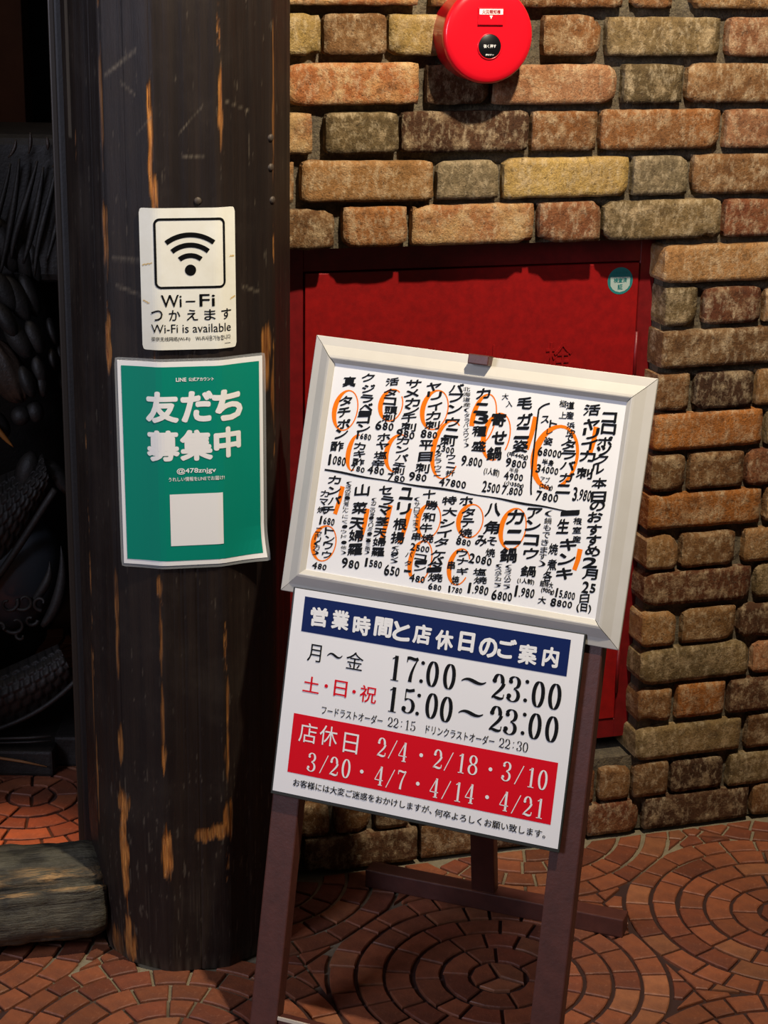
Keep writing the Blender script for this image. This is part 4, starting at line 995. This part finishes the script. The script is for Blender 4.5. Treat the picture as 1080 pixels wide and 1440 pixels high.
# carved wooden sculpture standing inside the doorway
sc_ = empty('wood_carving', (-.95, 3.25, 0), 'large dark carved wooden figure standing on the tiles inside the left doorway', 'sculpture')
def st(a, b, d=0.):     # drawing units across and down, d = towards the viewer; local to the carving
    x = -.671 - .000062*b + .00126*a + .00001*b*a/100; z = 1.424 - .00116*b - .000000165*b*b
    f = 1 - d*.31
    return Vector((x*f + .95, 3.2 - d - 3.25, 1.483 + (z-1.483)*f))
def blob(name, a, b, rx, rz, ry=.03, tilt=0., d=.0, mat=CARVED, ridges=0, nu=20, nv=14, par=None):
    c = st(a, b, d); vs, fs = [], []
    for j in range(nv+1):
        t = pi*j/nv
        for i in range(nu):
            p = 2*pi*i/nu
            s_ = 1 + (.05*sin(p*ridges + 3*t) if ridges else 0) + .05*nz(a+cos(p)*1.5, b+sin(p)*1.5, t*1.5)
            X, Z, Y = rx*sin(t)*cos(p)*s_, rz*cos(t)*s_, ry*sin(t)*sin(p)*s_
            vs.append((c.x + X*cos(tilt)+Z*sin(tilt), c.y + Y, c.z - X*sin(tilt)+Z*cos(tilt)))
    for j in range(nv):
        for i in range(nu): fs.append((j*nu+i, j*nu+(i+1) % nu, (j+1)*nu+(i+1) % nu, (j+1)*nu+i))
    return mesh(name, vs, fs, mat, par or sc_, True)
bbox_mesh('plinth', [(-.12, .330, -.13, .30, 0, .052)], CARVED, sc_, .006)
bbox_mesh('plinth_block', [(.325, .375, -.085, .25, 0, .062)], CARVED, sc_, .006)
tube('plinth_lit_edge', [st(-30, 1060, .09), st(0, 1066, .09), st(30, 1070, .09), st(66, 1077, .09)], [.0022, .003, .0028, .0012], flat('edge_light_tone', srgb(150, 104, 62), .5), sc_, 6)  # warm light along the plinth's lower edge, painted as a paler tube
for k, (y, t) in enumerate(((1040, .0028), (1046, .002))): tube('plinth_moulding', [st(-30, y, .095), st(40, y-3, .095), st(72, y-6, .095)], t, CARVED, sc_, 6)
core = blob('body', -20, 620, .17, .50, .14, 0, -.16)
blob('belly', 8, 800, .105, .125, .07, .25, -.03, mat=flat('smooth_dark_wood', srgb(52, 56, 60), .35))
def scaled_band(name, top, bot, rows, colsn, d, mat):
    """curved strip covered with overlapping carved scales"""
    vs, fs = [], []; nu, nv = colsn*6, rows*6
    for j in range(nv+1):
        for i in range(nu+1):
            u, v = i/nu, j/nv
            A = bez(top, 1)[0]; T = bezp(top, u); B = bezp(bot, u)
            a, b = T[0]+(B[0]-T[0])*v, T[1]+(B[1]-T[1])*v
            r_ = v*rows; row = int(r_); fr = r_-row; cu = u*colsn + (.5 if row % 2 else 0); fc = cu-int(cu)
            h = .010*math.sqrt(max(0, 1-(2*fc-1)**2))*(.35+.65*fr) 
            bulge = .035*sin(pi*v)
            vs.append(st(a, b, d + bulge + h))
    for j in range(nv):
        for i in range(nu):
            q = j*(nu+1)+i; fs.append((q, q+nu+1, q+nu+2, q+1))
    o = mesh(name, vs, fs, mat, sc_, True)
    return o
def bezp(p, t):
    q = [Vector(a) for a in p]
    while len(q) > 1: q = [q[j].lerp(q[j+1], t) for j in range(len(q)-1)]
    return (q[0].x, q[0].y)
scaled_band('scaled_band', [(-40, 690), (0, 670), (40, 660), (60, 640)], [(-40, 860), (10, 800), (40, 740), (74, 692)], 9, 9, .02, CARVED)
tube('band_rim', [st(*p, .055) for p in bez([(-40, 860), (10, 802), (44, 742), (78, 690)], 12)], [.007]*13, CARVED, sc_, 8)
scaled_band('scaled_band', [(-40, 960), (20, 935), (60, 915), (82, 905)], [(-40, 1035), (20, 1020), (70, 995), (106, 955)], 6, 9, .03, CARVED)
tube('band_rim', [st(*p, .06) for p in bez([(-40, 1036), (30, 1018), (70, 994), (108, 955)], 12)], [.005]*13, CARVED, sc_, 8)
def leafm(name, pts, w, d, mat=CARVED):
    n = len(pts)-1; tube(name, [st(x, y, d) for x, y in pts], [max(.0006, w*math.sin(pi*min(1, (i/n)*.85+.15))**.8) for i in range(n+1)], mat, sc_, 8)
leafm('pointed_lobe', bez([(30, 700), (38, 670), (46, 645), (44, 636)], 10), .022, .03)
leafm('pointed_lobe', bez([(50, 655), (74, 655), (90, 680), (100, 703)], 10), .018, .02)
leafm('flame_tip', bez([(60, 880), (80, 860), (94, 820), (86, 768)], 14), .011, .05)
leafm('flame_tip', bez([(44, 850), (60, 830), (74, 815), (70, 790)], 14), .009, .05)
for (cx, cy, r0, tr) in ((12, 850, 15, 1), (34, 846, 16, -1), (58, 848, 12, 1), (22, 878, 18, -1), (2, 884, 12, 1), (44, 872, 10, 1), (30, 895, 9, -1)):
    P = []
    for i in range(26):
        t = i/25; a_ = tr*t*5.2+cx; rr = r0*(1-.75*t); P.append(st(cx+rr*cos(a_), cy+rr*.9*sin(a_), .055+.01*t))
    tube('carved_curl', P, [.0045-.002*i/25 for i in range(26)], CARVED, sc_, 6)
for (a, b, rx, rz, ti, d) in ((6, 415, .019, .040, -.5, .05), (24, 425, .019, .044, -.45, .04), (42, 420, .016, .040, -.3, .02), (26, 482, .018, .038, -.55, .06), (10, 455, .015, .034, -.5, .07), (49, 478, .015, .032, -.4, .045),
                              (39, 540, .013, .030, -.35, .07), (56, 524, .013, .028, -.25, .05), (60, 545, .011, .022, -.1, .05), (75, 508, .008, .020, -.15, .02), (74, 470, .009, .026, -.25, .01), (88, 540, .006, .018, -.2, 0),
                              (86, 500, .007, .02, -.2, 0), (50, 582, .016, .020, -.2, .04), (30, 588, .018, .018, .1, .05), (2, 600, .014, .026, -.5, .05), (8, 350, .02, .05, -.3, .02), (30, 360, .018, .05, -.25, .01), (48, 370, .014, .04, -.2, .0)):
    blob('carved_lock', a, b, rx, rz, .018, ti, d)
blob('bearded_face', 8, 525, .034, .062, .03, -.5, .06, CARVEDB, 9, 36, 20)
leafm('painted_tip', bez([(-14, 590), (0, 612), (10, 622), (20, 632)], 8), .005, .08, flat('ochre_wood', srgb(150, 96, 40), .5))
hd = bbox_mesh('upper_block', [(-.14, .385, -.06, .22, .93, 1.192)], CARVED, sc_, .03, 4)
for (x, y0, x2, y1) in ((22, 202, 12, 228), (42, 192, 40, 222), (65, 198, 66, 216), (86, 222, 72, 240)):
    tube('carved_ridge', [st(*p, .055) for p in bez([(x, y0), (x+2, (y0+y1)/2), (x2, y1)], 8)], [.001, .002, .003, .0034, .0036, .0034, .003, .002, .001], CARVEDB, sc_, 6)
for k in range(6):
    x = 5+k*16; tube('carved_fold', [st(*p, .04) for p in bez([(x+10+5*sin(k*4), 236+7*sin(k*5)), (x+2, 290), (x-14-6*cos(k*3), 340), (x-20, 380+14*sin(k*2))], 12)], [.002+.005*sin(pi*i/12)*(.7+.3*sin(k*7)) for i in range(13)], CARVED, sc_, 6)
